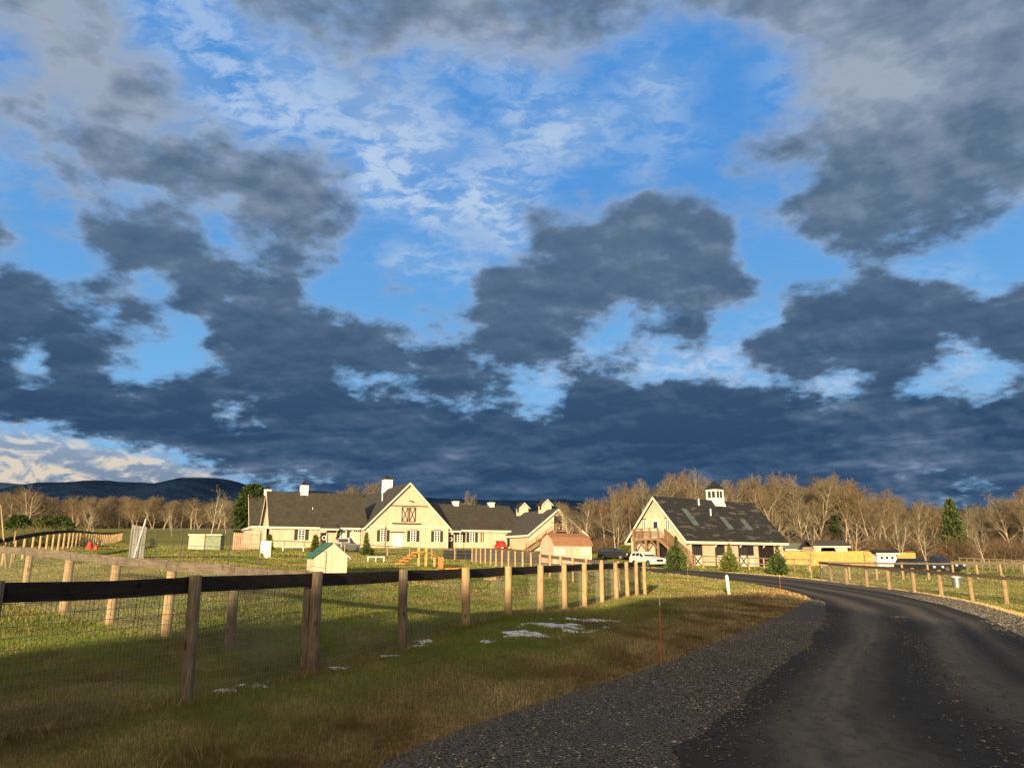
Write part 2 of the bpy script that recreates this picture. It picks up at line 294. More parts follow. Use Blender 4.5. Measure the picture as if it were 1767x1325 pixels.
# value noise in numpy, for scattering
def vnoise(x, y, seed=0):
    xi, yi = np.floor(x).astype(np.int64), np.floor(y).astype(np.int64); fx, fy = x - xi, y - yi
    fx = fx * fx * (3 - 2 * fx); fy = fy * fy * (3 - 2 * fy)
    def h(a, b):
        n = (a * 374761393 + b * 668265263 + seed * 1442695041) & 0xFFFFFFFF
        n = ((n ^ (n >> 13)) * 1274126177) & 0xFFFFFFFF
        return ((n ^ (n >> 16)) & 0xFFFF) / 65535.0
    return (h(xi, yi) * (1 - fx) + h(xi + 1, yi) * fx) * (1 - fy) + (h(xi, yi + 1) * (1 - fx) + h(xi + 1, yi + 1) * fx) * fy
def fbm(x, y, seed=0, o=4):
    s, a, t = 0, .5, 0
    for k in range(o): s = s + a * vnoise(x * 2 ** k + 17.3 * k, y * 2 ** k - 9.1 * k, seed + k); t += a; a *= .55
    return s / t

# ------------------------------------------------------------------ building helpers
def tag(o, label=None, cat=None, group=None, kind=None):
    if label: o['label'] = label
    if cat: o['category'] = cat
    if group: o['group'] = group
    if kind: o['kind'] = kind
    return o
def empty(name, loc, rz=0.0, **kw):
    o = bpy.data.objects.new(name, None); o.empty_display_size = .3; C.objects.link(o)
    o.location = loc; o.rotation_euler = (0, 0, rz); return tag(o, **kw)
class MB:
    def __init__(s, off=(0, 0, 0)): s.v = []; s.f = []; s.o = off
    def add(s, vs, fs):
        n = len(s.v); ox, oy, oz = s.o
        s.v += [(p[0] - ox, p[1] - oy, p[2] - oz) for p in vs]; s.f += [tuple(i + n for i in f) for f in fs]; return s
    def box(s, x0, x1, y0, y1, z0, z1):
        return s.add([(x0, y0, z0), (x1, y0, z0), (x1, y1, z0), (x0, y1, z0), (x0, y0, z1), (x1, y0, z1), (x1, y1, z1), (x0, y1, z1)],
                     [(0, 3, 2, 1), (4, 5, 6, 7), (0, 1, 5, 4), (1, 2, 6, 5), (2, 3, 7, 6), (3, 0, 4, 7)])
    def bar(s, a, b, w, h, up=(0, 0, 1)):
        a, b, up = Vector(a), Vector(b), Vector(up); t = (b - a).normalized()
        sd = t.cross(up)
        sd = sd.normalized() if sd.length > 1e-4 else Vector((1, 0, 0)); u = sd.cross(t).normalized()
        q = [(-1, -1), (1, -1), (1, 1), (-1, 1)]
        vs = [tuple(p + sd * (i * w / 2) + u * (j * h / 2)) for p in (a, b) for i, j in q]
        return s.add(vs, [(0, 1, 2, 3), (7, 6, 5, 4), (0, 4, 5, 1), (1, 5, 6, 2), (2, 6, 7, 3), (3, 7, 4, 0)])
    def tube(s, a, b, r0, r1=None, n=8, cap=True):
        r1 = r0 if r1 is None else r1
        a, b = Vector(a), Vector(b); t = (b - a).normalized()
        sd = t.cross(Vector((0, 0, 1))); sd = sd.normalized() if sd.length > 1e-3 else Vector((1, 0, 0)); u = sd.cross(t)
        vs = []
        for p, r in ((a, r0), (b, r1)):
            for k in range(n):
                th = 2 * pi * k / n; vs.append(tuple(p + sd * (r * cos(th)) + u * (r * sin(th))))
        fs = [(k, (k + 1) % n, n + (k + 1) % n, n + k) for k in range(n)]
        if cap: fs += [tuple(range(n))[::-1], tuple(range(n, 2 * n))]
        return s.add(vs, fs)
    def prism(s, poly, axis, a, b):
        """poly of 2-D points extruded along an axis ('x','y','z') from a to b"""
        def mk(p, t): return {'x': (t, p[0], p[1]), 'y': (p[0], t, p[1]), 'z': (p[0], p[1], t)}[axis]
        n = len(poly); vs = [mk(p, a) for p in poly] + [mk(p, b) for p in poly]
        return s.add(vs, [tuple(range(n))[::-1], tuple(range(n, 2 * n))] + [(k, (k + 1) % n, n + (k + 1) % n, n + k) for k in range(n)])
    def build(s, name, m, parent=None, smooth=False, bevel=0):
        me = bpy.data.meshes.new(name); me.from_pydata(s.v, [], s.f); me.validate(); me.update()
        o = bpy.data.objects.new(name, me); C.objects.link(o)
        if m: me.materials.append(m)
        if parent: o.parent = parent
        import bmesh
        bm = bmesh.new(); bm.from_mesh(me); bmesh.ops.recalc_face_normals(bm, faces=bm.faces); bm.to_mesh(me); bm.free()
        if smooth: me.polygons.foreach_set('use_smooth', [True] * len(me.polygons))
        if bevel:
            b = o.modifiers.new('bevel', 'BEVEL'); b.width = bevel; b.segments = 2; b.limit_method = 'ANGLE'
        return o
def npmesh(name, verts, faces, m, parent=None, col=None, smooth=False, attr=None):
    """fast mesh from arrays; faces (n,k)"""
    me = bpy.data.meshes.new(name); k = faces.shape[1]
    me.vertices.add(len(verts)); me.vertices.foreach_set('co', np.asarray(verts, np.float32).ravel())
    me.loops.add(faces.size); me.loops.foreach_set('vertex_index', faces.astype(np.int32).ravel())
    me.polygons.add(len(faces)); me.polygons.foreach_set('loop_start', np.arange(0, faces.size, k, dtype=np.int32))
    try: me.polygons.foreach_set('loop_total', np.full(len(faces), k, np.int32))
    except Exception: pass
    if smooth: me.polygons.foreach_set('use_smooth', np.ones(len(faces), bool))
    me.update(calc_edges=True)
    if col is not None:
        a = me.color_attributes.new('tint', 'FLOAT_COLOR', 'POINT')
        a.data.foreach_set('color', np.concatenate([col, np.ones((len(col), 1))], 1).astype(np.float32).ravel())
    if attr is not None:
        for nm, arr in attr.items():
            a = me.attributes.new(nm, 'FLOAT', 'POINT'); a.data.foreach_set('value', np.asarray(arr, np.float32).ravel())
    if m: me.materials.append(m)
    o = bpy.data.objects.new(name, me); C.objects.link(o)
    if parent: o.parent = parent
    return o

MATS = {}
def mat(name, col, rough=.8, var=.25, scale=8.0, bump=0.0, bscale=30.0, stretch=(1, 1, 1), spec=.3, col2=None, metal=0.0):
    if name in MATS: return MATS[name]
    m = bpy.data.materials.new(name); m.use_nodes = True; t = NT(m.node_tree)
    bs = t.n['Principled BSDF']; tc = t.new('ShaderNodeTexCoord').outputs['Object']
    v = t.vm('MULTIPLY', tc, stretch)
    n = t.noise(v, scale, 5, .6)
    c2 = col2 or tuple(c * (1 - var) for c in col)
    c = t.mix(t.sstep(n, .35, .65), tuple(min(1, c * (1 + var * .4)) for c in col), c2)
    t.put(bs.inputs['Base Color'], c); bs.inputs['Roughness'].default_value = rough
    bs.inputs['Specular IOR Level'].default_value = spec; bs.inputs['Metallic'].default_value = metal
    if bump:
        b = t.new('ShaderNodeBump'); b.inputs['Strength'].default_value = bump; b.inputs['Distance'].default_value = .02
        t.put(b.inputs['Height'], t.noise(v, bscale, 4, .6)); t.l.new(b.outputs[0], bs.inputs['Normal'])
    MATS[name] = m; return m

def siding_mat(name, col, step=.4):
    m = bpy.data.materials.new(name); m.use_nodes = True; t = NT(m.node_tree); bs = t.n['Principled BSDF']
    tc = t.new('ShaderNodeTexCoord').outputs['Object']; x, y, z = t.sep(tc)
    nr = t.sep(t.new('ShaderNodeTexCoord').outputs['Normal'])
    h = t.mix(t.math('GREATER_THAN', t.math('ABSOLUTE', nr[0]), .7), t.comb(x, 0, 0), t.comb(y, 0, 0))
    hx = t.sep(h)[0]
    fr = t.math('FRACT', t.math('DIVIDE', hx, step))
    batt = t.math('LESS_THAN', fr, .16)
    ln = t.math('LESS_THAN', t.math('ABSOLUTE', t.math('SUBTRACT', fr, .18)), .03)
    n = t.noise(t.vm('MULTIPLY', tc, (1, 1, .25)), 1.6, 5, .6)
    c = t.mix(t.sstep(n, .3, .7), tuple(v * 1.05 for v in col), tuple(v * .86 for v in col))
    c = t.mix(t.math('MULTIPLY', ln, .35), c, tuple(v * .55 for v in col))
    t.put(bs.inputs['Base Color'], c); bs.inputs['Roughness'].default_value = .7
    b = t.new('ShaderNodeBump'); b.inputs['Strength'].default_value = .6; b.inputs['Distance'].default_value = .02
    t.put(b.inputs['Height'], batt); t.l.new(b.outputs[0], bs.inputs['Normal'])
    return m
def shingle_mat(name, c1, c2, frost=0.0, fcol=(.2, .2, .2), gap=.24):
    m = bpy.data.materials.new(name); m.use_nodes = True; t = NT(m.node_tree); bs = t.n['Principled BSDF']
    tc = t.new('ShaderNodeTexCoord').outputs['Object']; x, y, z = t.sep(tc)
    rowi = t.math('FLOOR', t.math('DIVIDE', z, gap))
    cell = t.comb(t.math('FLOOR', t.math('DIVIDE', t.math('ADD', x, t.math('MULTIPLY', rowi, .37)), .45)), t.math('FLOOR', t.math('DIVIDE', y, .45)), rowi)
    wn = t.new('ShaderNodeTexWhiteNoise', noise_dimensions='3D'); t.put(wn.inputs[0], cell)
    n = t.noise(t.vm('MULTIPLY', tc, (.6, .6, 2.5)), .9, 5, .65)
    f = t.math('ADD', t.math('MULTIPLY', wn.outputs[0], .45), t.math('MULTIPLY', n, .6), clamp=True)
    c = t.mix(f, c1, c2)
    edge = t.math('LESS_THAN', t.math('FRACT', t.math('DIVIDE', z, gap)), .15)
    c = t.mix(t.math('MULTIPLY', edge, .5), c, tuple(v * .4 for v in c1))
    if frost:
        q = t.noise(t.vm('MULTIPLY', tc, (.5, .5, 2.8)), .95, 6, .62, .5)
        c = t.mix(t.math('MULTIPLY', t.sstep(q, .56, .60), frost), c, fcol)
    t.put(bs.inputs['Base Color'], c); bs.inputs['Roughness'].default_value = .85
    b = t.new('ShaderNodeBump'); b.inputs['Strength'].default_value = .5; b.inputs['Distance'].default_value = .03
    t.put(b.inputs['Height'], t.math('FRACT', t.math('DIVIDE', z, gap))); t.l.new(b.outputs[0], bs.inputs['Normal'])
    return m
def tint_mat(name, rough=.8, transl=.0, var=.25):
    """uses the colour each blade, twig or stone carries"""
    m = bpy.data.materials.new(name); m.use_nodes = True; t = NT(m.node_tree); bs = t.n['Principled BSDF']
    a = t.new('ShaderNodeAttribute', attribute_name='tint').outputs['Color']
    n = t.noise(t.new('ShaderNodeNewGeometry').outputs['Position'], 3.0, 3, .6)
    c = t.mix(n, t.mix(1.0, a, (1 + var,) * 3, 'MULTIPLY'), t.mix(1.0, a, (1 - var,) * 3, 'MULTIPLY'))
    t.put(bs.inputs['Base Color'], c); bs.inputs['Roughness'].default_value = rough; bs.inputs['Specular IOR Level'].default_value = .2
    if transl:
        tr = t.new('ShaderNodeBsdfTranslucent'); t.put(tr.inputs[0], c)
        mx = t.new('ShaderNodeMixShader'); mx.inputs[0].default_value = transl
        t.l.new(bs.outputs[0], mx.inputs[1]); t.l.new(tr.outputs[0], mx.inputs[2]); t.l.new(mx.outputs[0], t.n['Material Output'].inputs[0])
    return m
def wood_mat(name, col, dark, sc_=1.0, stretch=(14, 14, 1.2)):
    m = bpy.data.materials.new(name); m.use_nodes = True; t = NT(m.node_tree); bs = t.n['Principled BSDF']
    p = t.new('ShaderNodeNewGeometry').outputs['Position']
    v = t.vm('MULTIPLY', p, tuple(s * sc_ for s in stretch))
    n = t.noise(v, 1.6, 6, .65, 1.2)
    blot = t.noise(p, 3.1, 4, .6)
    knot = t.new('ShaderNodeTexVoronoi'); t.put(knot.inputs['Vector'], t.vm('MULTIPLY', p, (5, 5, 2.6))); knot.inputs['Scale'].default_value = 1.0
    kf = t.sstep(knot.outputs['Distance'], .20, .10)
    c = t.mix(t.sstep(n, .3, .7), col, dark)
    c = t.mix(t.math('MULTIPLY', t.sstep(blot, .45, .7), .5), c, tuple(v * .6 for v in dark))
    c = t.mix(t.math('MULTIPLY', kf, .7), c, tuple(v * .3 for v in dark))
    t.put(bs.inputs['Base Color'], c); bs.inputs['Roughness'].default_value = .85; bs.inputs['Specular IOR Level'].default_value = .2
    b = t.new('ShaderNodeBump'); b.inputs['Strength'].default_value = .7; b.inputs['Distance'].default_value = .01
    t.put(b.inputs['Height'], n); t.l.new(b.outputs[0], bs.inputs['Normal'])
    return m

M_SIDE = siding_mat('beige_siding', (.55, .42, .28))
M_SIDE2 = siding_mat('cream_siding', (.56, .475, .33), .3)
M_SHED = siding_mat('peach_siding', (.54, .395, .27), .3)
M_TRIM = mat('cream_trim', (.62, .57, .45), .6, .08, 2)
M_WHITE = mat('white_paint', (.66, .66, .61), .5, .06, 3)
M_ROOF = shingle_mat('brown_shingles', (.018, .015, .009), (.062, .053, .033), gap=.34)
M_ROOFG = shingle_mat('grey_shingles', (.028, .025, .019), (.062, .054, .041), gap=.3)
M_ROOFB = shingle_mat('black_shingles', (.007, .0065, .005), (.018, .017, .013), .9, (.075, .063, .048), gap=.3)
M_ROOFR = shingle_mat('rust_shingles', (.20, .085, .035), (.32, .16, .08))
M_DARK = mat('dark_trim', (.035, .022, .014), .6, .3, 6)
M_SHUT = mat('shutter_paint', (.035, .035, .025), .6, .25, 9)
M_GLASS = mat('window_glass', (.02, .025, .03), .12, .3, 3, spec=.8)
M_INT = mat('interior_shade', (.015, .01, .012), .9, .4, 3)  # near-black sheets stand in for the shade inside openings
M_METAL = mat('dull_metal', (.25, .25, .25), .45, .2, 12, metal=.7)
M_BLACKM = mat('black_metal', (.02, .02, .02), .5, .3, 12)
M_POST = wood_mat('round_post_wood', (.46, .33, .17), (.28, .185, .09), 1, (30, 30, 1.6))
M_POSTG = wood_mat('weathered_shaded_post_wood', (.29, .22, .145), (.10, .075, .05), 1, (38, 38, 1.8))  # weathered wood, also the darker tone for posts in shade
M_RAILB = wood_mat('tarred_rail_wood', (.042, .031, .025), (.016, .012, .010), 1, (1.5, 1.5, 22))
M_RAILD = wood_mat('brown_rail_wood', (.13, .095, .065), (.06, .042, .03), 1, (1.2, 1.2, 20))
M_RAILG = wood_mat('grey_rail_wood', (.20, .16, .115), (.10, .08, .06), 1, (1.2, 1.2, 20))
M_DECK = wood_mat('deck_lumber', (.31, .20, .11), (.17, .10, .05))
M_DECKD = wood_mat('dark_lumber', (.16, .09, .05), (.08, .045, .025))
M_BOARD = wood_mat('new_pine_boards', (.66, .36, .11), (.48, .25, .075), 1, (4, 4, .8))
M_ORANGE = wood_mat('orange_cedar', (.62, .24, .06), (.40, .13, .03))
M_WIRE = mat('galvanised_wire', (.24, .22, .17), .5, .2, 10, metal=.4)
M_TIN = mat('corrugated_grey', (.20, .19, .17), .6, .35, 1.6, stretch=(6, 6, .4))
M_GREENR = mat('green_roof_metal', (.05, .15, .075), .45, .2, 4)
M_SNOW = mat('old_snow', (.62, .62, .63), .8, .35, 14, .5, 25)
M_PLASTIC = mat('orange_fibreglass', (.75, .16, .04), .5, .2, 9)
M_PLASTICW = mat('white_plastic', (.82, .80, .66), .5, .05, 9)
M_TYRE = mat('tyre_rubber', (.018, .018, .018), .9, .3, 20)
M_GRASSB = tint_mat('grass_blades', .75, .35)
M_TWIG = tint_mat('bare_twigs', .85)
M_LEAF = tint_mat('needles', .8, .2)
M_STONE = tint_mat('gravel_stones', .85, 0, .35)

# ------------------------------------------------------------------ ground, roads
rngn = np.random.default_rng(7)
PL = [(640, 1325), (760, 1275), (900, 1225), (1000, 1195), (1100, 1166), (1200, 1130), (1300, 1086), (1372, 1052), (1398, 1028), (1385, 1013), (1300, 999), (1200, 989), (1118, 983)]
AL = [(1150, 1325), (1205, 1272), (1300, 1200), (1395, 1118), (1430, 1065), (1424, 1040), (1370, 1022), (1300, 1007), (1200, 994), (1118, 986)]
AR = [(1900, 1170), (1767, 1103), (1704, 1070), (1628, 1045), (1553, 1028), (1477, 1016), (1402, 1006), (1326, 997), (1251, 990), (1160, 983.5), (1118, 981)]
GR = [(1900, 1118), (1767, 1064), (1700, 1044), (1650, 1034), (1550, 1018), (1460, 1007), (1402, 1000), (1330, 993.5), (1251, 988)]
def trace(pts): return np.array([gnd(*p) for p in pts])
def resamp(P_, n):
    P_ = np.asarray(P_, float); s = np.concatenate([[0], np.cumsum(np.hypot(*np.diff(P_, axis=0).T))]); t = np.linspace(0, s[-1], n)
    Q = np.stack([np.interp(t, s, P_[:, k]) for k in (0, 1)], 1)
    for _ in range(6): Q[1:-1] = (Q[:-2] + 2 * Q[1:-1] + Q[2:]) / 4
    return Q
wPL, wAL, wAR, wGR = map(trace, (PL, AL, AR, GR))
# carry the drive on behind the camera and on towards the barn yard
wPL = np.vstack([[(-3.2, -14), (-2.9, -4), (-2.4, 1.5)], wPL]); wAL = np.vstack([[(-1.0, -14), (-.7, -4), (.1, 1.5)], wAL])
wAR = np.vstack([[(6.0, -14), (6.6, -4), (8.2, 3)], wAR]); wGR = np.vstack([[(7.5, -14), (8.2, -4), (10.2, 3)], wGR])
tail_l = [(7.2, 70), (5.5, 76), (1, 82.5), (-8, 88)]; tail_r = [(11.5, 74), (11.5, 88), (4, 110), (-10, 112)]
wAL2 = np.vstack([wAL, tail_l]); wAR2 = np.vstack([wAR, tail_r])
NR = 220
eL, eR = resamp(wAL2, NR), resamp(wAR2, NR)
_wob = (fbm(eL[:, 1] * 1.9, eL[:, 1] * 0 + 2, 4) - .5) * .55 * np.clip(1 - eL[:, 1] / 45, 0, 1); eL[:, 0] += _wob
def rematch(A, B):   # re-time B so that rungs across the drive stay roughly square
    out = []; last = 0
    return B
def strip(name, L_, R_, dz, m, nx=10):
    n = len(L_); t = np.linspace(0, 1, nx)[None, :, None]
    XY = L_[:, None, :] * (1 - t) + R_[:, None, :] * t
    Z = H(XY[..., 0], XY[..., 1]) + dz
    v = np.concatenate([XY, Z[..., None]], -1).reshape(-1, 3)
    i = np.arange(n - 1)[:, None] * nx + np.arange(nx - 1)[None]
    f = np.stack([i, i + 1, i + nx + 1, i + nx], -1).reshape(-1, 4)
    s = np.concatenate([[0], np.cumsum(np.hypot(*np.diff((L_ + R_) / 2, axis=0).T))])
    o = npmesh(name, v, f, m, smooth=True, attr={'across': np.broadcast_to(t[..., 0], (n, nx)), 'along': np.broadcast_to(s[:, None], (n, nx))})
    return tag(o, kind='structure')
def inpoly(x, y, poly):
    c = np.zeros(x.shape, bool); n = len(poly)
    for i in range(n):
        x1, y1 = poly[i]; x2, y2 = poly[(i + 1) % n]
        if y1 == y2: continue
        c ^= ((y1 > y) != (y2 > y)) & (x < (x2 - x1) * (y - y1) / (y2 - y1) + x1)
    return c
def polydist(x, y, P_):
    best = np.full(x.shape, 1e9)
    for a, b in zip(P_[:-1], P_[1:]):
        ab = b - a; t = np.clip(((x - a[0]) * ab[0] + (y - a[1]) * ab[1]) / (ab @ ab + 1e-9), 0, 1)
        best = np.minimum(best, np.hypot(x - a[0] - t * ab[0], y - a[1] - t * ab[1]))
    return best
ePL, eGR = resamp(wPL, 120), resamp(wGR, 90)
ROADPOLY = np.vstack([eL, eR[::-1]]); SHOULDL = np.vstack([resamp(wPL, 60), resamp(wAL, 60)[::-1]]); SHOULDR = np.vstack([resamp(wAR, 60), resamp(wGR, 60)[::-1]])
def on_drive(x, y): return inpoly(x, y, ROADPOLY) | inpoly(x, y, SHOULDL) | inpoly(x, y, SHOULDR)
def dryness(x, y):
    q = np.clip((fbm(x * .5 + y * .12, y * .32, 3) - .5) / .13, -1.6, 1.6); q2 = np.clip((fbm(x * .13 + 5, y * .10, 9) - .5) / .13, -1.5, 1.5); q3 = np.clip((fbm(x * 1.7, y * 1.1, 41) - .5) / .13, -1.5, 1.5)
    dl = polydist(x, y, ePL); side = np.exp(-(dl / 2.7) ** 2.0)
    isl = np.exp(-(((x - 11) / 6.5) ** 2 + ((y - 30) / 9.0) ** 2)) * .55
    far = np.clip((y - 30) / 60, 0, .15)
    return np.clip(side * .95 + isl + far + .17 * q + .12 * q2 + .10 * q3 + .13, 0, 1)
def redness(x, y): return np.clip((fbm(x * .8 + 31, y * .5, 57) - .52) / .1, 0, 1)
GREEN, GREEN2, BROWN, STRAW = np.array((.058, .125, .014)), np.array((.25, .225, .052)), np.array((.24, .145, .062)), np.array((.52, .38, .17))

# terrain
def spaced(a, b, st): return list(np.arange(a, b, st))
xs = sorted(set([-9000, -5000, -3000, -2000, -1300, -900, -600, -420, -300, -220, -170, -135, -110, -92, -78, -68, -60, -54, -49] + [round(v, 3) for v in spaced(-45, 60.1, .9)] + [64, 70, 78, 88, 100, 120, 150, 190, 240, 310, 420, 600, 900, 1300, 2000, 3000, 5000, 9000]))
ys = sorted(set([-900, -400, -200, -110, -70, -45, -30, -20, -12] + [round(v, 3) for v in spaced(-6, 130, .9)] + [132, 138, 146, 156, 170, 190, 215, 250, 300, 360, 440, 560, 750, 1000, 1500, 2200, 3200, 5000, 8000, 12000]))
X_, Y_ = np.meshgrid(xs, ys); Z_ = H(X_, Y_)
nx = len(xs); ii = np.arange(len(ys) - 1)[:, None] * nx + np.arange(nx - 1)[None]
gm = bpy.data.materials.new('meadow_turf'); gm.use_nodes = True; t = NT(gm.node_tree); bs = t.n['Principled BSDF']
p = t.new('ShaderNodeNewGeometry').outputs['Position']
dry = t.new('ShaderNodeAttribute', attribute_name='dry').outputs['Fac']
nn = t.noise(p, .9, 6, .65); nf = t.noise(p, 9.0, 5, .7); nb = t.noise(p, .12, 4, .6)
dfac = t.math('ADD', dry, t.math('ADD', t.math('MULTIPLY', t.math('SUBTRACT', nn, .5), .9), t.math('MULTIPLY', t.math('SUBTRACT', nb, .5), .8)), clamp=True)
gc = t.mix(t.sstep(nf, .3, .7), tuple(GREEN * .9), tuple(GREEN2 * 1.1)); bc = t.mix(t.sstep(nf, .35, .7), tuple(BROWN * .8), tuple(STRAW * .9))
t.put(bs.inputs['Base Color'], t.mix(dfac, gc, bc)); bs.inputs['Roughness'].default_value = .95; bs.inputs['Specular IOR Level'].default_value = .1
b = t.new('ShaderNodeBump'); b.inputs['Strength'].default_value = 1.0; b.inputs['Distance'].default_value = .35
t.put(b.inputs['Height'], t.math('ADD', t.math('MULTIPLY', t.noise(p, 3.0, 8, .75), .6), t.math('MULTIPLY', t.noise(p, 14.0, 4, .7), .25))); t.l.new(b.outputs[0], bs.inputs['Normal'])
ter = npmesh('ground', np.stack([X_, Y_, Z_], -1).reshape(-1, 3), np.stack([ii, ii + 1, ii + nx + 1, ii + nx], -1).reshape(-1, 4), gm, smooth=True, attr={'dry': dryness(X_, Y_)})
tag(ter, kind='structure')

def drive_mat():
    m = bpy.data.materials.new('asphalt_millings'); m.use_nodes = True; t = NT(m.node_tree); bs = t.n['Principled BSDF']
    p = t.new('ShaderNodeNewGeometry').outputs['Position']
    u = t.new('ShaderNodeAttribute', attribute_name='across').outputs['Fac']; v = t.new('ShaderNodeAttribute', attribute_name='along').outputs['Fac']
    st = t.comb(t.math('MULTIPLY', u, 12.0), t.math('MULTIPLY', v, .07), 0)
    n1 = t.noise(st, 1.6, 6, .62, .4)
    uu = t.math('ADD', u, t.math('MULTIPLY', t.math('SUBTRACT', t.noise(t.comb(0, v, 0), .12, 3, .5), .5), .12))
    def band(c, wd): return t.sstep(t.math('ABSOLUTE', t.math('SUBTRACT', uu, c)), wd * 1.15, wd * .05)
    tr = t.math('MAXIMUM', t.math('MAXIMUM', band(.22, .15), band(.60, .13)), t.math('MULTIPLY', band(.82, .08), .6))
    n = t.noise(p, 2.2, 4, .6); fine = t.noise(p, 60.0, 4, .75)
    f = t.math('MULTIPLY', tr, t.math('ADD', .5, t.math('MULTIPLY', t.sstep(t.math('ADD', t.math('MULTIPLY', n1, .75), t.math('MULTIPLY', n, .25)), .35, .65), .5)))
    c = t.mix(f, (.032, .027, .021), (.15, .128, .096))
    c = t.mix(t.math('MULTIPLY', t.sstep(fine, .52, .66), .6), c, (.13, .115, .09))
    c = t.mix(t.math('MULTIPLY', t.sstep(n1, .58, .72), .25), c, (.008, .008, .008))
    c = t.mix(t.math('MULTIPLY', t.sstep(t.noise(t.vm('MULTIPLY', p, (1.0, .6, 1)), 7.0, 5, .7), .45, .65), .35), c, (.006, .006, .0055))
    t.put(bs.inputs['Base Color'], c); t.put(bs.inputs['Roughness'], t.mrange(f, 0, 1, .8, .95)); bs.inputs['Specular IOR Level'].default_value = .15
    b = t.new('ShaderNodeBump'); b.inputs['Strength'].default_value = .8; b.inputs['Distance'].default_value = .03
    t.put(b.inputs['Height'], t.math('ADD', t.math('MULTIPLY', fine, .5), t.math('MULTIPLY', t.noise(p, 12, 4, .6), .7))); t.l.new(b.outputs[0], bs.inputs['Normal'])
    return m
def gravel_mat(name, a, b_):
    m = bpy.data.materials.new(name); m.use_nodes = True; t = NT(m.node_tree); bs = t.n['Principled BSDF']
    p = t.new('ShaderNodeNewGeometry').outputs['Position']
    vo = t.new('ShaderNodeTexVoronoi'); t.put(vo.inputs['Vector'], p); vo.inputs['Scale'].default_value = 38
    cs = t.new('ShaderNodeSeparateColor'); t.put(cs.inputs[0], vo.outputs['Color'])
    n = t.noise(p, 1.2, 5, .6)
    f = t.math('ADD', t.math('MULTIPLY', cs.outputs[0], .6), t.math('MULTIPLY', n, .45), clamp=True)
    c = t.mix(f, a, b_); c = t.mix(t.sstep(vo.outputs['Distance'], .35, .7), c, tuple(v * .3 for v in a))
    t.put(bs.inputs['Base Color'], c); bs.inputs['Roughness'].default_value = .9
    b = t.new('ShaderNodeBump'); b.inputs['Strength'].default_value = 1; b.inputs['Distance'].default_value = .03; b.invert = True
    t.put(b.inputs['Height'], vo.outputs['Distance']); t.l.new(b.outputs[0], bs.inputs['Normal'])
    return m
strip('drive', eL, eR, .045, drive_mat(), 14)
M_GRAV = gravel_mat('grey_gravel', (.055, .045, .030), (.19, .165, .115))
M_GRAVL = gravel_mat('pale_gravel', (.07, .062, .046), (.19, .165, .125))
sl, sr = resamp(wPL, 140), resamp(wAL, 140)
strip('gravel_shoulder', sl, sr + (sr - sl) / (np.linalg.norm(sr - sl, axis=1, keepdims=True) + .01) * .25, .03, M_GRAV, 8)
sl, sr = resamp(wAR, 140), resamp(wGR, 140)
strip('gravel_verge', sl - (sr - sl) / (np.linalg.norm(sr - sl, axis=1, keepdims=True) + .01) * .2, sr, .03, M_GRAVL, 8)

# hills
def hill(name, prof, dist, depth, base, m, seed):
    px = np.linspace(prof[0][0], prof[-1][0], 260); py = np.interp(px, [q[0] for q in prof], [q[1] for q in prof])
    k = np.array([1, 2, 3, 2, 1.]) / 9; py[2:-2] = np.convolve(py, k, 'valid')
    tt = np.linspace(-1, 1, 25); V = []
    for j, tv in enumerate(tt):
        dd = dist + depth * tv
        x = np.array([at(a, b, dist)[0] for a, b in zip(px, py)]); top = np.array([at(a, b, dist)[2] for a, b in zip(px, py)])
        rel = cos(tv * pi / 2) ** .8
        rid = (fbm(x / 260 + 3, np.full_like(x, dd / 260), seed) - .5) * .35 * (1 - rel ** 6) * (rel > 0)
        h = base + (top - base) * np.clip(rel + rid * rel, 0, 1) + (fbm(x / 22, np.full_like(x, dd / 22), seed + 5, 3) - .5) * dist * .0022
        V.append(np.stack([x, np.full_like(x, dd), h], -1))
    V = np.array(V); n, k_ = V.shape[:2]; i = np.arange(n - 1)[:, None] * k_ + np.arange(k_ - 1)[None]
    return tag(npmesh(name, V.reshape(-1, 3), np.stack([i, i + 1, i + k_ + 1, i + k_], -1).reshape(-1, 4), m, smooth=True), kind='structure')
def hill_mat(name, a, b_, s):  # blue haze, and cloud shade on the nearer hills, are put into these colours
    m = bpy.data.materials.new(name); m.use_nodes = True; t = NT(m.node_tree); bs = t.n['Principled BSDF']
    p = t.new('ShaderNodeNewGeometry').outputs['Position']
    n = t.noise(t.vm('MULTIPLY', p, (1, 1, 2)), s, 8, .65); t.put(bs.inputs['Base Color'], t.mix(t.sstep(n, .35, .7), a, b_)); bs.inputs['Roughness'].default_value = 1; bs.inputs['Specular IOR Level'].default_value = 0
    b = t.new('ShaderNodeBump'); b.inputs['Strength'].default_value = .8; b.inputs['Distance'].default_value = 30; t.put(b.inputs['Height'], n); t.l.new(b.outputs[0], bs.inputs['Normal'])
    return m
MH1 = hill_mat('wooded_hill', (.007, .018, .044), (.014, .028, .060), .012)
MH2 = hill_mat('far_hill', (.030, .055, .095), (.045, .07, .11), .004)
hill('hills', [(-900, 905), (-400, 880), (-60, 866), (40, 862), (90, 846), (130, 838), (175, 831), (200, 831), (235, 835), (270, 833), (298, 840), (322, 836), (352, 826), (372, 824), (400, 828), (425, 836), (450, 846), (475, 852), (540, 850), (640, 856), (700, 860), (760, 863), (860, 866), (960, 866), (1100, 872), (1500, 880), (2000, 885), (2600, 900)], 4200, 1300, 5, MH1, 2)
hill('far_hills', [(-1200, 890), (-500, 850), (-100, 834), (10, 833), (60, 837), (110, 842), (200, 860), (500, 868), (1200, 880), (2600, 890)], 11000, 3000, 5, MH2, 4)

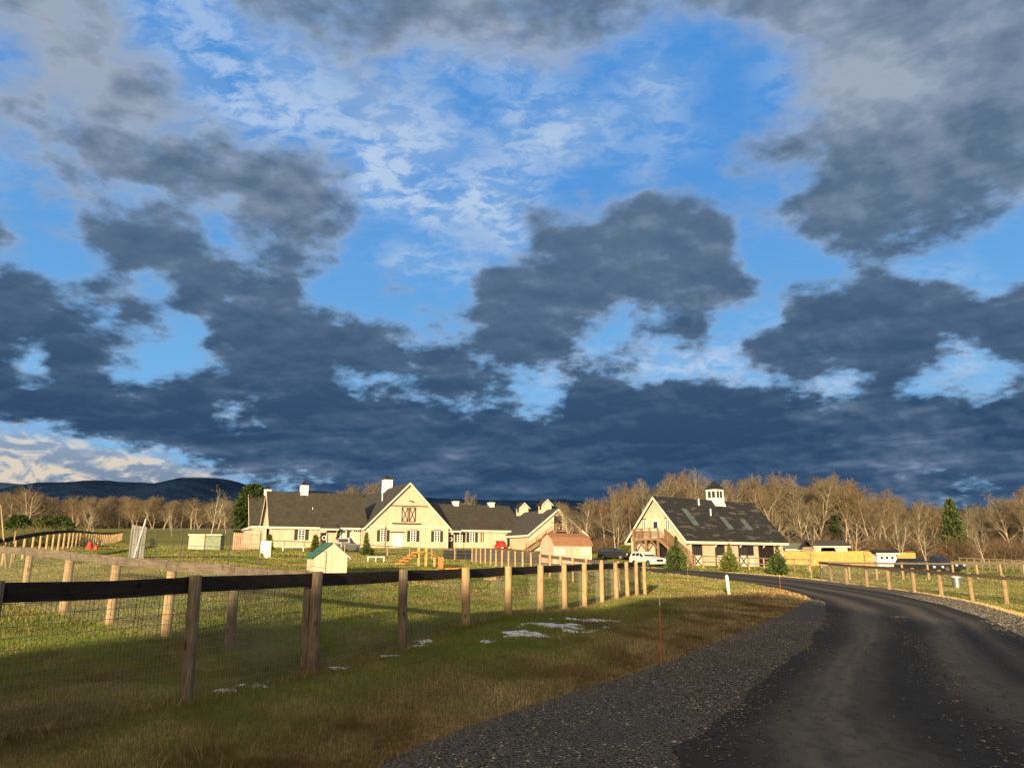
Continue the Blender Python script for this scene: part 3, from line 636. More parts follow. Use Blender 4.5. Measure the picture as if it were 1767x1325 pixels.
# ------------------------------------------------------------------ fences
def segs_mesh(A, B, r0, r1, n=3):
    """tapered n-sided sticks between points A and B -> verts, faces"""
    A, B = np.asarray(A, float), np.asarray(B, float); m = len(A)
    T = B - A; T /= np.linalg.norm(T, axis=1, keepdims=True) + 1e-9
    ref = np.where(np.abs(T[:, 2:3]) > .9, np.array([[1., 0, 0]]), np.array([[0, 0, 1.]]))
    S = np.cross(T, ref); S /= np.linalg.norm(S, axis=1, keepdims=True) + 1e-9; U = np.cross(S, T)
    r0 = np.broadcast_to(np.asarray(r0, float), (m,))[:, None]; r1 = np.broadcast_to(np.asarray(r1, float), (m,))[:, None]
    vs = []
    for P_, r in ((A, r0), (B, r1)):
        for k in range(n):
            th = 2 * pi * k / n; vs.append(P_ + S * r * cos(th) + U * r * sin(th))
    V = np.stack(vs, 1).reshape(-1, 3); base = np.arange(m)[:, None] * 2 * n
    Fq = np.stack([base + np.array([k, (k + 1) % n, n + (k + 1) % n, n + k]) for k in range(n)], 1).reshape(-1, 4)
    return V, Fq
def wire_panel(p0, p1, h, dx, dz, r):
    p0, p1 = np.array(p0, float), np.array(p1, float); L = np.linalg.norm((p1 - p0)[:2]); n = max(2, int(L / dx))
    tt = (np.arange(n) + .5) / n; X = p0[0] + (p1[0] - p0[0]) * tt; Y = p0[1] + (p1[1] - p0[1]) * tt; Z0 = H(X, Y) + .03
    ztop = p0[2] + (p1[2] - p0[2]) * tt
    A = [np.stack([X, Y, Z0], 1)]; B = [np.stack([X, Y, ztop], 1)]
    nz = max(2, int(h / dz))
    for k in range(nz + 1):
        q = k / nz; z0 = (H(p0[0], p0[1]) + .03) * (1 - q) + p0[2] * q; z1 = (H(p1[0], p1[1]) + .03) * (1 - q) + p1[2] * q
        A.append([[p0[0], p0[1], z0]]); B.append([[p1[0], p1[1], z1]])
    return np.concatenate(A), np.concatenate(B)
def fence(name, pts, label, h=1.47, post_r=.085, rail='one', rail_mat=M_RAILB, post_mat=M_POST, side=1, wire=None, tops=None, greys=(), rail_h=.2, group=None, skip_rails=(), ns=12, rail_up=0.0):
    """pts: list of (x, y) post positions"""
    rr = random.Random(len(pts) * 7 + int(pts[0][0] * 10))
    z = [H(*p) for p in pts]; tp = [(z[i] + h) if tops is None else tops[i] for i in range(len(pts))]
    o = empty(name, (pts[0][0], pts[0][1], z[0]), label=label, cat='fence', group=group); off = tuple(o.location)
    for i, (x, y) in enumerate(pts):
        mb = MB(off); r = post_r * rr.uniform(.92, 1.1); lx, ly = rr.uniform(-.02, .02), rr.uniform(-.02, .02)
        ang = rr.uniform(0, 6); k = ns; rings = []
        for zz, rf in ((z[i] - .4, 1.04), (z[i] + .3, 1.03), ((z[i] + tp[i]) / 2, 1.0), (tp[i] - .015, .97), (tp[i], .90)):
            f = (zz - z[i]) / h
            rings.append([(x + lx * f + r * rf * cos(ang + 2 * pi * j / k) * (1 + .05 * sin(3 * j)), y + ly * f + r * rf * sin(ang + 2 * pi * j / k), zz) for j in range(k)])
        vs = sum(rings, []); fs = [(a * k + j, a * k + (j + 1) % k, (a + 1) * k + (j + 1) % k, (a + 1) * k + j) for a in range(len(rings) - 1) for j in range(k)]
        fs.append(tuple(range((len(rings) - 1) * k, len(rings) * k))); mb.add(vs, fs)
        p_ = mb.build('post', M_POSTG if i in greys else post_mat, o)  # greys: posts in shade take the darker, greyer wood
        me = p_.data; me.polygons.foreach_set('use_smooth', [len(f.vertices) == 4 for f in me.polygons])
    for i in range(len(pts) - 1):
        if i in skip_rails: continue
        a, b = Vector((*pts[i], 0)), Vector((*pts[i + 1], 0)); dr = (b - a).normalized(); nrm = Vector((dr.y, -dr.x, 0)) * side * (post_r + .025)
        mb = MB(off)
        for q in ([0] if rail == 'one' else [0, .55] if rail == 'two' else [0, .42, .84]):
            za, zb = tp[i] - rail_h / 2 - .02 - q + rail_up, tp[i + 1] - rail_h / 2 - .02 - q + rail_up
            A = Vector((a.x, a.y, za)) + nrm - dr * .06 + Vector((0, 0, rr.uniform(-.012, .012))); B = Vector((b.x, b.y, zb)) + nrm + dr * .06 - Vector((0, 0, rr.uniform(0, .012)))
            if i % 2: A += nrm * .004; B += nrm * .004
            mid = (A + B) / 2 - Vector((0, 0, rr.uniform(.0, .018)))
            mb.bar(A, mid, .045, rail_h); mb.bar(mid, B, .0449, rail_h * .999)
        mb.build('rail', rail_mat, o)
    if wire:
        dx, dz, r = wire; A, B = [], []
        for i in range(len(pts) - 1):
            if i in skip_rails: continue
            a, b = Vector(pts[i]), Vector(pts[i + 1]); dr = (b - a).normalized(); nrm = Vector((dr.y, -dr.x)) * side * (post_r + .055)
            p0 = (a.x + nrm.x, a.y + nrm.y, tp[i] - .12); p1 = (b.x + nrm.x, b.y + nrm.y, tp[i + 1] - .12)
            a_, b_ = wire_panel(p0, p1, h - .12, dx, dz, r); A.append(a_); B.append(b_)
        A, B = np.concatenate(A) - off, np.concatenate(B) - off
        V, Fq = segs_mesh(A, B, r, r); npmesh('wire_mesh', V, Fq, M_WIRE, o)
    return o

pxn = [340, 547, 697, 805, 877, 932, 974, 1008, 1038, 1063, 1082, 1098, 1112]
near = [(xat(-6, 7.24, 1010), 7.24)] + [(xat(p, 9.4 * (1 + .23 * i), 1000), 9.4 * (1 + .23 * i)) for i, p in enumerate(pxn)]
ex = (2 * near[0][0] - near[1][0], 2 * near[0][1] - near[1][1])
near = [ex] + near
tops_n = [-.215 + .0035 * i for i in range(len(near))]
fence('paddock_fence', near, 'nearest fence, tarred black top rail on round posts with wire mesh beside the drive', tops=tops_n, rail_mat=M_RAILB, side=-1, wire=(.052, .105, .0026), greys=(0, 1, 2, 3, 4), post_r=.083, rail_h=.19)
cx, cy = near[-1]
cor = (near[3][0] - .12, near[3][1] + .16)
Dp = [cor] + [(xat(p, d_, 1000), d_) for p, d_ in ((405, 14.3), (295, 15.8), (198, 17.3), (117, 18.8), (45, 20.4))]
dv = (Dp[-1][0] - Dp[-2][0], Dp[-1][1] - Dp[-2][1]); Dp += [(Dp[-1][0] + dv[0] * k, Dp[-1][1] + dv[1] * k) for k in (1, 2)]
fence('paddock_fence', Dp, 'grey weathered rail fence with wire mesh running off from the double corner post', h=1.46, rail_mat=M_RAILG, rail_up=.07, side=-1, wire=(.055, .11, .0026), greys=(0, 1), post_r=.095, rail_h=.19)
nB = 19
Bp = [(cx - .25 + (-4.2 - cx + .25) * (i / (nB - 1)), cy + .2 + (80 - cy) * (i / (nB - 1))) for i in range(nB)]
fence('paddock_fence', Bp, 'long brown railed fence running from the drive corner back towards the barns', rail_mat=M_RAILG, side=1, wire=(.11, .15, .004), ns=8)
def line(a, b, n): return [(a[0] + (b[0] - a[0]) * i / (n - 1), a[1] + (b[1] - a[1]) * i / (n - 1)) for i in range(n)]
fence('yard_fence', line((xat(455, 93), 93), (xat(785, 85), 85), 10), 'low pale railed fence across the lawn in front of the main barn', h=1.2, rail_mat=M_RAILG, wire=(.2, .2, .003), ns=8, rail_h=.12, post_r=.075)
fence('paddock_fence', line((-24.5, 34), (-38, 65), 13), 'fence with tarred black rail and pale posts along the edge of the brown wood', rail_mat=M_RAILB, rail_up=.1, side=1, rail_h=.24, ns=8)
fence('paddock_fence', line((-38, 65), (-68, 132), 27), 'far row of close yellow posts under a dark rail beyond the small red object', rail_mat=M_RAILB, rail_up=.1, side=1, rail_h=.2, ns=8)
rx = [(1731.5, 40), (1673, 42), (1621, 44.5), (1575.6, 47), (1533, 49.5), (1495.5, 52.5), (1461, 55.5), (1435, 59), (1419, 62.7)]
RF = [(xat(p, d_, 1000), d_) for p, d_ in rx]; dv = (RF[0][0] - RF[1][0], RF[0][1] - RF[1][1]); RF = [(RF[0][0] + dv[0] * 2, RF[0][1] + dv[1] * 2), (RF[0][0] + dv[0], RF[0][1] + dv[1])] + RF
fence('paddock_fence', RF, 'sunlit yellow posts with dark brown rail beside the curving drive', rail_mat=M_RAILD, side=-1, post_r=.115, wire=(.09, .13, .0035), ns=10, rail_h=.17)
fence('paddock_fence', line(RF[-1], (52, 71.5), 11), 'pale railed fence behind the sunlit paddock with the metal bin', rail_mat=M_RAILG, side=1, wire=(.15, .2, .0025), ns=8, rail_h=.16)
fence('paddock_fence', line((xat(1655, 84), 84), (xat(1800, 78), 78), 12), 'weathered grey post fence in front of the trees by the parked cars', h=1.3, rail='three', rail_mat=M_RAILG, post_mat=M_POSTG, ns=8, rail_h=.1, post_r=.07)
fence('yard_fence', line((xat(1213, 76), 76), (xat(1395, 77), 77), 8), 'two rail wooden fence in front of the black roofed stable', h=1.25, rail='two', rail_mat=M_RAILG, ns=8, rail_h=.1, post_r=.08)

# gate in the lawn fence
g = empty('garden_gate', (xat(787, 85), 85, H(xat(787, 85), 85)), label='black metal gate between two pale posts in front of the barn', cat='gate')
mb = MB(); W_ = 2.1
for z_ in (.08, 1.25): mb.box(0, W_, -.02, .02, z_, z_ + .04)
for x_ in (0, 1.03, 2.06): mb.box(x_, x_ + .04, -.022, .022, .05, 1.3)
mb.build('gate_frame', M_BLACKM, g)
for x_ in (-.14, 2.22): MB().tube((x_, 0, -.3), (x_, 0, 1.42), .075, n=8).build('post', M_POST, g)

# kennel run of thin steel tube and mesh
kx = [(225, 43), (268, 41), (312, 39), (352, 37.5), (395, 36.3), (448, 35)]
K = [(xat(p, d_, 950), d_) for p, d_ in kx]; kz = [H(*p) for p in K]
g = empty('wire_enclosure', (*K[0], kz[0]), label='tall thin black wire run with steel tube frame on the lawn', cat='enclosure'); off = tuple(g.location)
for (x_, y_), z_ in zip(K, kz): MB(off).tube((x_, y_, z_ - .2), (x_, y_, z_ + 1.72), .022, n=6).build('post', M_BLACKM, g)
for i in range(5):
    a, b = (*K[i], kz[i] + 1.7), (*K[i + 1], kz[i + 1] + 1.7)
    MB(off).tube(a, b, .018, n=6).tube((a[0], a[1], a[2] - .85), (b[0], b[1], b[2] - .85), .012, n=6).build('rail', M_METAL, g)
A, B = [], []
for i in range(5):
    a_, b_ = wire_panel((*K[i], kz[i] + 1.7), (*K[i + 1], kz[i + 1] + 1.7), 1.7, .16, .2, .002); A.append(a_); B.append(b_)
V, Fq = segs_mesh(np.concatenate(A) - off, np.concatenate(B) - off, .0022, .0022); npmesh('wire_mesh', V, Fq, M_BLACKM, g)

# pine board fence behind the right paddock
def boards(name, a, b, h, label, z0=None, top=None):
    a, b = Vector((*a, 0)), Vector((*b, 0)); L = (b - a).length; g = empty(name, (a.x, a.y, H(a.x, a.y)), atan2(b.y - a.y, b.x - a.x), label=label, cat='fence')
    dz = H(b.x, b.y) - H(a.x, a.y); rr = random.Random(int(L * 10)); n = int(L / .14)
    pan = max(1, round(L / 2.5))
    for q in range(pan):
        mb = MB()
        for i in range(n * q // pan, n * (q + 1) // pan):
            x_ = i * L / n; z_ = dz * x_ / L; mb.box(x_, x_ + .134, -.012 - rr.random() * .01, .012, z_ - .1, z_ + h + rr.uniform(-.012, .012))
        x0_, x1_ = L * q / pan, L * (q + 1) / pan
        mb.build('board_panel', M_BOARD, g)
    mb = MB()
    for z_ in (.25, h - .3): mb.bar((0, .05, z_), (L, .05, z_ + dz), .05, .09)
    mb.build('rail', M_BOARD, g)
    return g
boards('board_fence', (xat(1342, 98), 98), (xat(1492, 92), 92), 1.72, 'long new pine board fence in front of the open shelter')
boards('board_fence', (xat(1492, 91.6), 91.6), (xat(1511, 91), 91), 1.72, 'short pine board panel between the shelter and the little white house')
boards('board_fence', (xat(1548, 91), 91), (xat(1580, 92), 92), 1.55, 'short new pine board fence by the black pickup')

# ------------------------------------------------------------------ buildings
def fbox(mb, face, c, u0, u1, o0, o1, z0, z1):
    return mb.box(u0, u1, c - o1, c - o0, z0, z1) if face == 'f' else mb.box(c - o1, c - o0, u0, u1, z0, z1)
def gable(par, x0, x1, y0, y1, ze, zr, axis, wall=M_SIDE, roof=M_ROOF, ov=.45, th=.16, zb=-1.6, trim=M_TRIM, ends=(1, 1), eaves=(1, 1)):
    if axis == 'y': a0, a1, b0, b1 = x0, x1, y0, y1
    else: a0, a1, b0, b1 = y0, y1, x0, x1
    ax = axis; m = (a0 + a1) / 2; s = (zr - ze) / (m - a0)
    MB().prism([(a0, zb), (a1, zb), (a1, ze), (m, zr), (a0, ze)], ax, b0, b1).build('wall', wall, par)
    rf = MB()
    rf.prism([(a0 - ov, ze - ov * s + .02), (m, zr + .02), (m, zr + .02 + th), (a0 - ov, ze - ov * s + .02 + th)], ax, b0 - ov, b1 + ov)
    rf.prism([(a1 + ov, ze - ov * s + .02), (m + .002, zr + .02), (m + .002, zr + .02 + th), (a1 + ov, ze - ov * s + .02 + th)], ax, b0 - ov, b1 + ov)
    r = rf.build('roof', roof, par)
    tr = MB()
    for k, (e, d_) in enumerate(((b0 - ov, -.05), (b1 + ov, .05))):
        if not ends[k]: continue
        for sx, aa in ((-1, a0), (1, a1)):
            tr.prism([(aa + sx * ov, ze - ov * s - .22), (m, zr - .22), (m, zr + .10), (aa + sx * ov, ze - ov * s + .10)], ax, min(e, e + d_), max(e, e + d_))
    for k, (aa, sx) in enumerate(((a0, -1), (a1, 1))):
        if not eaves[k]: continue
        e0, e1 = sorted((aa + sx * ov, aa + sx * (ov + .05)))
        zz = ze - ov * s
        if ax == 'y': tr.box(e0, e1, b0 - ov, b1 + ov, zz - .2, zz + .1)
        else: tr.box(b0 - ov, b1 + ov, e0, e1, zz - .2, zz + .1)
    tr.build('trim', trim, par)
    return r
def window(par, face, c, u, z, w_, h_, shut=True, cols=2, rows=5, frame=M_WHITE, head=True, shutm=M_SHUT):
    fr = MB(); t_ = .09
    fbox(fr, face, c, u - w_ / 2, u - w_ / 2 + t_, .0, .07, z, z + h_); fbox(fr, face, c, u + w_ / 2 - t_, u + w_ / 2, 0, .07, z, z + h_)
    fbox(fr, face, c, u - w_ / 2 + t_, u + w_ / 2 - t_, 0, .07, z, z + t_); fbox(fr, face, c, u - w_ / 2 + t_, u + w_ / 2 - t_, 0, .07, z + h_ - t_, z + h_)
    for i in range(1, cols): x_ = u - w_ / 2 + w_ * i / cols; fbox(fr, face, c, x_ - .07, x_ + .07, .02, .065, z + t_, z + h_ - t_)
    for i in range(1, rows): z_ = z + h_ * i / rows; fbox(fr, face, c, u - w_ / 2 + t_, u + w_ / 2 - t_, .021, .06, z_ - .04, z_ + .04)
    f = fr.build('window', frame, par)
    pn = MB(); fbox(pn, face, c, u - w_ / 2 + .03, u + w_ / 2 - .03, -.02, .03, z + .03, z + h_ - .03); pn.build('pane', M_GLASS, f)
    if head: hd = MB(); fbox(hd, face, c, u - w_ / 2 - .06, u + w_ / 2 + .06, 0, .1, z + h_ + .003, z + h_ + .12); hd.build('lintel', M_DARK, f)
    if shut:
        for s_ in (-1, 1):
            sh = MB(); a_ = u + s_ * (w_ / 2 + .04); b_ = a_ + s_ * w_ * .48
            fbox(sh, face, c, min(a_, b_), max(a_, b_), 0, .05, z, z + h_ - .05)
            for k in range(int(h_ / .14)): fbox(sh, face, c, min(a_, b_) + .06, max(a_, b_) - .06, .05, .065, z + .06 + k * .14, z + .13 + k * .14)
            sh.build('shutter', shutm, f)
    return f
M_CUP = shingle_mat('cupola_shingles', (.005, .005, .005), (.012, .011, .010))
def cupola(par, x, y, z0, z1, zt, w_, roof=M_CUP, finial=True, wins=False, flare=False):
    b = MB(); h = w_ / 2
    if flare: b.add([(x - h * 1.35, y - h * 1.35, z0), (x + h * 1.35, y - h * 1.35, z0), (x + h * 1.35, y + h * 1.35, z0), (x - h * 1.35, y + h * 1.35, z0), (x - h, y - h, z0 + (z1 - z0) * .45), (x + h, y - h, z0 + (z1 - z0) * .45), (x + h, y + h, z0 + (z1 - z0) * .45), (x - h, y + h, z0 + (z1 - z0) * .45)], [(0, 1, 5, 4), (1, 2, 6, 5), (2, 3, 7, 6), (3, 0, 4, 7), (4, 5, 6, 7)]).box(x - h, x + h, y - h, y + h, z0 + (z1 - z0) * .45 - .001, z1)
    else: b.box(x - h, x + h, y - h, y + h, z0, z1)
    for sx in (-1, 1):
        for sy in (-1, 1): b.box(x + sx * h - .07, x + sx * h + .07, y + sy * h - .07, y + sy * h + .07, z0, z1)
    b.box(x - h - .1, x + h + .1, y - h - .1, y + h + .1, z1 - .1, z1 + .04)
    c = b.build('cupola', M_WHITE, par)
    r = MB(); e = h + .22; k = (zt - z1)
    rings = [(e, z1 + .04), (e * .55, z1 + k * .35), (e * .2, z1 + k * .75), (.02, zt)]
    vs = [(x + sx * q, y + sy * q, zz) for q, zz in rings for sx, sy in ((-1, -1), (1, -1), (1, 1), (-1, 1))]
    if not finial: vs = [(x + sx * q, y + sy * q, zz) for q, zz in ((e, z1 + .04), (e * .66, z1 + k * .33), (e * .33, z1 + k * .66), (.02, zt)) for sx, sy in ((-1, -1), (1, -1), (1, 1), (-1, 1))]
    fs = [(4 * i + j, 4 * i + (j + 1) % 4, 4 * i + 4 + (j + 1) % 4, 4 * i + 4 + j) for i in range(3) for j in range(4)] + [(3, 2, 1, 0), (12, 13, 14, 15)]
    r.add(vs, fs)
    if finial: r.tube((x, y, zt - .1), (x, y, zt + .55), .03, .01, 6)
    r.build('roof', roof, c)
    if wins:
        p_ = MB(); zz0, zz1 = z0 + (z1 - z0) * .52, z1 - .2
        for u in (-.45, .45): p_.box(x + u * h - h * .32, x + u * h + h * .32, y - h - .012, y - h + .01, zz0, zz1); p_.box(x - h - .012, x - h + .01, y + u * h - h * .32, y + u * h + h * .32, zz0, zz1)
        p_.build('louvre', M_SHUT, c)
    return c
def door(par, face, c, u, z, w_, h_, m=M_WHITE, fm=M_TRIM, name='door'):
    d_ = MB(); fbox(d_, face, c, u - w_ / 2, u + w_ / 2, -.02, .04, z, z + h_); o = d_.build(name, m, par)
    f = MB(); fbox(f, face, c, u - w_ / 2 - .1, u - w_ / 2 - .002, 0, .08, z, z + h_); fbox(f, face, c, u + w_ / 2 + .002, u + w_ / 2 + .1, 0, .08, z, z + h_); fbox(f, face, c, u - w_ / 2 - .1, u + w_ / 2 + .1, 0, .08, z + h_ + .002, z + h_ + .12); f.build('frame', fm, o)
    return o
def wreath(par, x, y, z, r=.28):
    mb = MB(); n = 14
    for k in range(n):
        a, b = 2 * pi * k / n, 2 * pi * (k + 1) / n; mb.tube((x + r * cos(a), y, z + r * sin(a)), (x + r * cos(b), y, z + r * sin(b)), .07, n=6)
    return mb.build('wreath', M_WHITE, par)

# --- main barn
BY = R(25)
barn = empty('barn', (-16.1, 117, 1.46), BY, label='big beige barn with tall gable, crossed loft doors, brown roofs and cupolas', cat='barn')
gable(barn, -6.6, 6.6, 0, 24, 3.25, 9.9, 'y')
gable(barn, -20.3, -6.62, .45, 10.4, 3.25, 8.2, 'x', ends=(1, 0))
gable(barn, -21.8, -6.63, 11.4, 21.4, 3.25, 8.9, 'x', ends=(1, 0))
gable(barn, 6.62, 20, 1.0, 13, 3.1, 7.2, 'x', ends=(0, 1))
lt = MB().box(-22.6, -20.75, 2.0, 19, -1.6, 2.7).build('wall', M_SIDE2, barn)
MB().box(-22.9, -20.32, 1.6, 19.4, 2.702, 3.0).build('trim', M_TRIM, barn)
cupola(barn, 0, 12.9, 9.2, 11.6, 12.5, 1.35); cupola(barn, -15.2, 5.42, 7.6, 9.4, 10.2, .98); cupola(barn, -19.3, 16.4, 8.3, 9.5, 10.3, 1.0)
for x_ in (10.4, 17.0):
    q = MB().box(x_ - .45, x_ + .45, 6.55, 7.45, 6.7, 7.85).box(x_ - .55, x_ + .55, 6.45, 7.55, 7.75, 7.87).build('cupola', M_WHITE, barn)
    MB().prism([(x_ - .6, 7.88), (x_ + .6, 7.88), (x_, 8.15)], 'y', 6.4, 7.6).build('roof', M_ROOFB, q)
t_ = MB().box(-6.6, 6.6, -.06, -.003, 3.1, 3.35)
for x_ in (-6.6, 6.45): t_.box(x_, x_ + .15, -.062, -.004, -.3, 3.1)
t_.box(-20.3, -6.9, .39, .447, 2.85, 3.02)
for x_ in (-20.3, -12.4, 8, 12.8): t_.box(x_, x_ + .12, (.39 if x_ < 0 else .94), (.446 if x_ < 0 else .996), -.3, 2.85)
t_.build('trim', M_TRIM, barn)
# crossed loft doors under a track
ld_ = MB()
for s_ in (-1, 1):
    a, b = sorted((s_ * .06, s_ * 1.12))
    for x_ in (a, b - .12): ld_.box(x_, x_ + .12, -.12, -.04, 3.95, 6.2)
    ld_.box(a, b, -.115, -.045, 3.95, 4.07); ld_.box(a, b, -.115, -.045, 6.08, 6.2)
    for p_, q_ in (((a + .1, -.08, 4.05), (b - .1, -.08, 6.1)), ((b - .1, -.081, 4.05), (a + .1, -.081, 6.1))): ld_.bar(p_, q_, .06, .1)
L = ld_.build('loft_door', M_DARK, barn); MB().box(-1.1, 1.1, -.05, -.012, 4.0, 6.15).build('panel', M_SIDE, L)
MB().box(-3.0, 3.1, -.13, -.02, 6.32, 6.44).build('door_track', M_DARK, barn)
MB().box(-2.6, 1.9, -.35, -.02, 3.62, 3.76).build('ledge', M_DARK, barn)
MB().box(-.1, .5, -.3, -.05, 7.15, 7.2).tube((.2, -.3, 7.15), (.5, -.5, 7.05), .05, .12).build('lamp', M_DARK, barn)
for x_ in (-3.6, -7.4): MB().tube((x_, -.12, -.2), (x_, -.12, 3.4), .05, n=6).build('downpipe', M_DARK, barn)
for u in (-3.9, .85, 4.75): window(barn, 'f', 0, u, .95, .95, 1.75)
window(barn, 'f', .45, -16.0, 1.05, 1.0, 1.7); window(barn, 'f', .45, -9.9, 1.05, .95, 1.5)
window(barn, 'f', 1.0, 8.95, .95, .95, 1.75); window(barn, 'f', 1.0, 11.1, .95, .95, 1.75)
sh = MB(); fbox(sh, 'f', 1.0, 12.6, 13.1, 0, .05, 1.0, 2.7); sh.build('shutter', M_SHUT, barn)
# garage door with its row of small panes
gd = door(barn, 'f', .45, -7.0 - 2.0 + .55, -.2, 3.0, 3.0, M_SIDE2, name='garage_door')
pn = MB()
for k in range(9):
    if k == 4: continue
    x_ = -9.75 + k * .28; fbox(pn, 'f', .45, x_, x_ + .2, .041, .055, 2.3, 2.55)
pn.build('pane', M_GLASS, gd)
dd_ = door(barn, 'f', 0, -1.65, .0, 1.5, 2.1, M_WHITE); MB().box(-2.9, -.7, -.5, -.01, 2.35, 2.43).build('canopy', M_DECKD, barn)
# porches
for (x0, x1, yc, ud) in ((-13.6, -11.0, .45, -12.7), (6.6, 8.5, 1.0, 7.35)):
    MB().prism([(yc - 1.7, 2.55), (yc - .003, 3.35), (yc - .003, 3.5), (yc - 1.7, 2.7)], 'x', x0, x1).build('porch_roof', M_ROOFG, barn)
    MB().box(x0 - .05, x1 + .05, yc - 1.76, yc - 1.702, 2.46, 2.7).build('trim', M_TRIM, barn)
    br = MB()
    br.tube((x1 - .1, yc - 1.6, -.3), (x1 - .1, yc - 1.6, 2.5), .06, n=6) if x0 > 0 else br.bar((x1 - .1, yc - 1.5, 2.5), (x1 - .1, yc - .05, 1.3), .1, .12).bar((x0 + .1, yc - 1.5, 2.5), (x0 + .1, yc - .05, 1.3), .1, .12)
    br.build('bracket', M_TRIM, barn)
    dd_ = door(barn, 'f', yc, ud, -.1, 1.15, 2.25, M_DARK); wreath(dd_, ud, yc - .1, 1.4)
MB().tube((-2.5, 6.5, 7.0), (-2.5, 6.5, 9.2), .09, n=8).build('vent_pipe', M_WHITE, barn)
for x_, z_ in ((-14.2, 5.5), (-11.5, 4.9)): MB().tube((x_, .45 + (z_ - 3.25), z_ - .2), (x_, .45 + (z_ - 3.25), z_ + .45), .07, n=8).build('vent_pipe', M_METAL if z_ > 5 else M_DARK, barn)
# --- hay barn with outside stair
hb = empty('barn', (7.2, 120, 1.0), BY, label='smaller beige barn with an open loft doorway, outside stair and two roof dormers', cat='barn')
gable(hb, -5, 5, 0, 17, 2.7, 6.5, 'y', roof=M_ROOFG)
for y_ in (4.2, 12.8):
    q = MB().box(-.8, .8, y_ - .8, y_ + .8, 5.9, 7.5).prism([(-.8, 7.5), (.8, 7.5), (0, 8.2)], 'y', y_ - .8, y_ + .8).build('dormer', M_SIDE2, hb)
    MB().prism([(-1.05, 7.35), (0, 8.3), (0, 8.42), (-1.05, 7.47)], 'y', y_ - 1, y_ + 1).prism([(1.05, 7.35), (.002, 8.3), (.002, 8.42), (1.05, 7.47)], 'y', y_ - 1, y_ + 1).build('roof', M_ROOFB, q)
    MB().prism([(-1.05, 7.25), (0, 8.2), (0, 8.36), (-1.05, 7.41)], 'y', y_ - 1.05, y_ - 1.001).prism([(1.05, 7.25), (0, 8.2), (0, 8.36), (1.05, 7.41)], 'y', y_ - 1.05, y_ - 1.001).build('trim', M_TRIM, q)
    MB().box(-.85, -.795, y_ - .3, y_ + .3, 6.7, 7.3).build('pane', M_SHUT, q)
dd_ = door(hb, 'f', 0, .1, 3.25, 1.45, 2.25, M_INT); wreath(dd_, .1, -.12, 3.6, .2)
MB().box(-1.1, 3.4, -1.5, -.01, 3.0, 3.15).build('landing', M_DECK, hb)
rl = MB()
for x_ in (-.95, .5, 2, 3.35): rl.box(x_ - .05, x_ + .05, -1.5, -1.4, 3.15, 4.2)
for z_ in (3.5, 3.8, 4.1): rl.box(-1.0, 3.4, -1.47, -1.42, z_, z_ + .09)
rl.box(3.3, 3.36, -1.5, -.05, 4.1, 4.19); rl.build('railing', M_DECK, hb)
for x_ in (-1, 1.2, 3.3): MB().box(x_ - .07, x_ + .07, -1.45, -1.31, -.6, 3.0).build('post', M_DECK, hb)
st = MB()
for y_ in (-1.5, -.35): st.bar((-6.4, y_, -.1), (-1.1, y_, 3.05), .06, .3)
for k in range(15): f_ = (k + .5) / 15; st.box(-6.4 + 5.3 * f_ - .15, -6.4 + 5.3 * f_ + .15, -1.47, -.38, -.1 + 3.15 * f_, -.06 + 3.15 * f_)
for k, off_ in enumerate((.45, .75, 1.05)): st.bar((-6.4, -1.54, -.1 + off_), (-1.1, -1.54, 3.05 + off_), .05, .1)
for f_ in (0.02, .35, .68, 1): st.box(-6.45 + 5.3 * f_, -6.35 + 5.3 * f_, -1.6, -1.5, -.2 + 3.1 * f_, 1.1 + 3.15 * f_)
st.build('staircase', M_DECK, hb)
o1 = MB(); fbox(o1, 'l', -5, 7.2, 10.2, 0, .03, -.8, 2.2); o1.build('doorway', M_INT, hb)
o1 = MB(); fbox(o1, 'l', -5, 10.8, 14.5, 0, .05, -.8, 2.2); fbox(o1, 'l', -5, 12.4, 12.6, .05, .1, -.8, 2.2); o1.build('door', M_BOARD, hb)
o1 = MB(); fbox(o1, 'f', 0, -4.9, -3.0, 0, .04, -.6, 2.4); o1.build('door', M_SIDE2, hb)
# red truck in the doorway
# --- stable (black roof)
SY = R(38)
sb = empty('stable', (18.8, 82, -.84), SY, label='beige stable with patchy black roof, square cupola and timber balcony stair', cat='stable')
gable(sb, 0, 18.4, 0, 8.0, 3.05, 7.5, 'x', roof=M_ROOFB, ov=.5)
cupola(sb, 10.9, 4.0, 6.9, 8.95, 10.1, 1.35, finial=False, wins=True, flare=True)
sl_ = (7.5 - 3.05) / 4.0
for x_, a, b in ((3.3, 1.0, 2.7), (9.3, .75, 2.0), (13.1, .75, 1.8)):
    q = MB(); z0_, z1_ = 3.05 + a * sl_ + .19, 3.05 + b * sl_ + .19
    q.prism([(a, z0_), (b, z1_), (b, z1_ + .1), (a, z0_ + .1)], 'x', x_ - .42, x_ + .42); k_ = q.build('skylight', M_METAL, sb)
    MB().prism([(a + .08, z0_ + .1 + .08 * sl_), (b - .08, z1_ + .1 - .08 * sl_), (b - .08, z1_ + .115 - .08 * sl_), (a + .08, z0_ + .115 + .08 * sl_)], 'x', x_ - .38, x_ + .38).build('pane', mat('skylight_pane', (.10, .125, .105), .35, .4, 3), k_)
for x_, y_ in ((6.8, 3.3), (7.5, 2.2)): MB().tube((x_, y_, 3.05 + y_ * sl_), (x_, y_, 3.05 + y_ * sl_ + .95), .08, n=8).build('vent_pipe', M_WHITE, sb)
br = MB()
for x_ in (.6, 5.0, 9.6, 14.2, 17.8): br.bar((x_, -.45, 2.55), (x_, -.02, 2.0), .1, .14)
br.build('bracket', M_TRIM, sb)
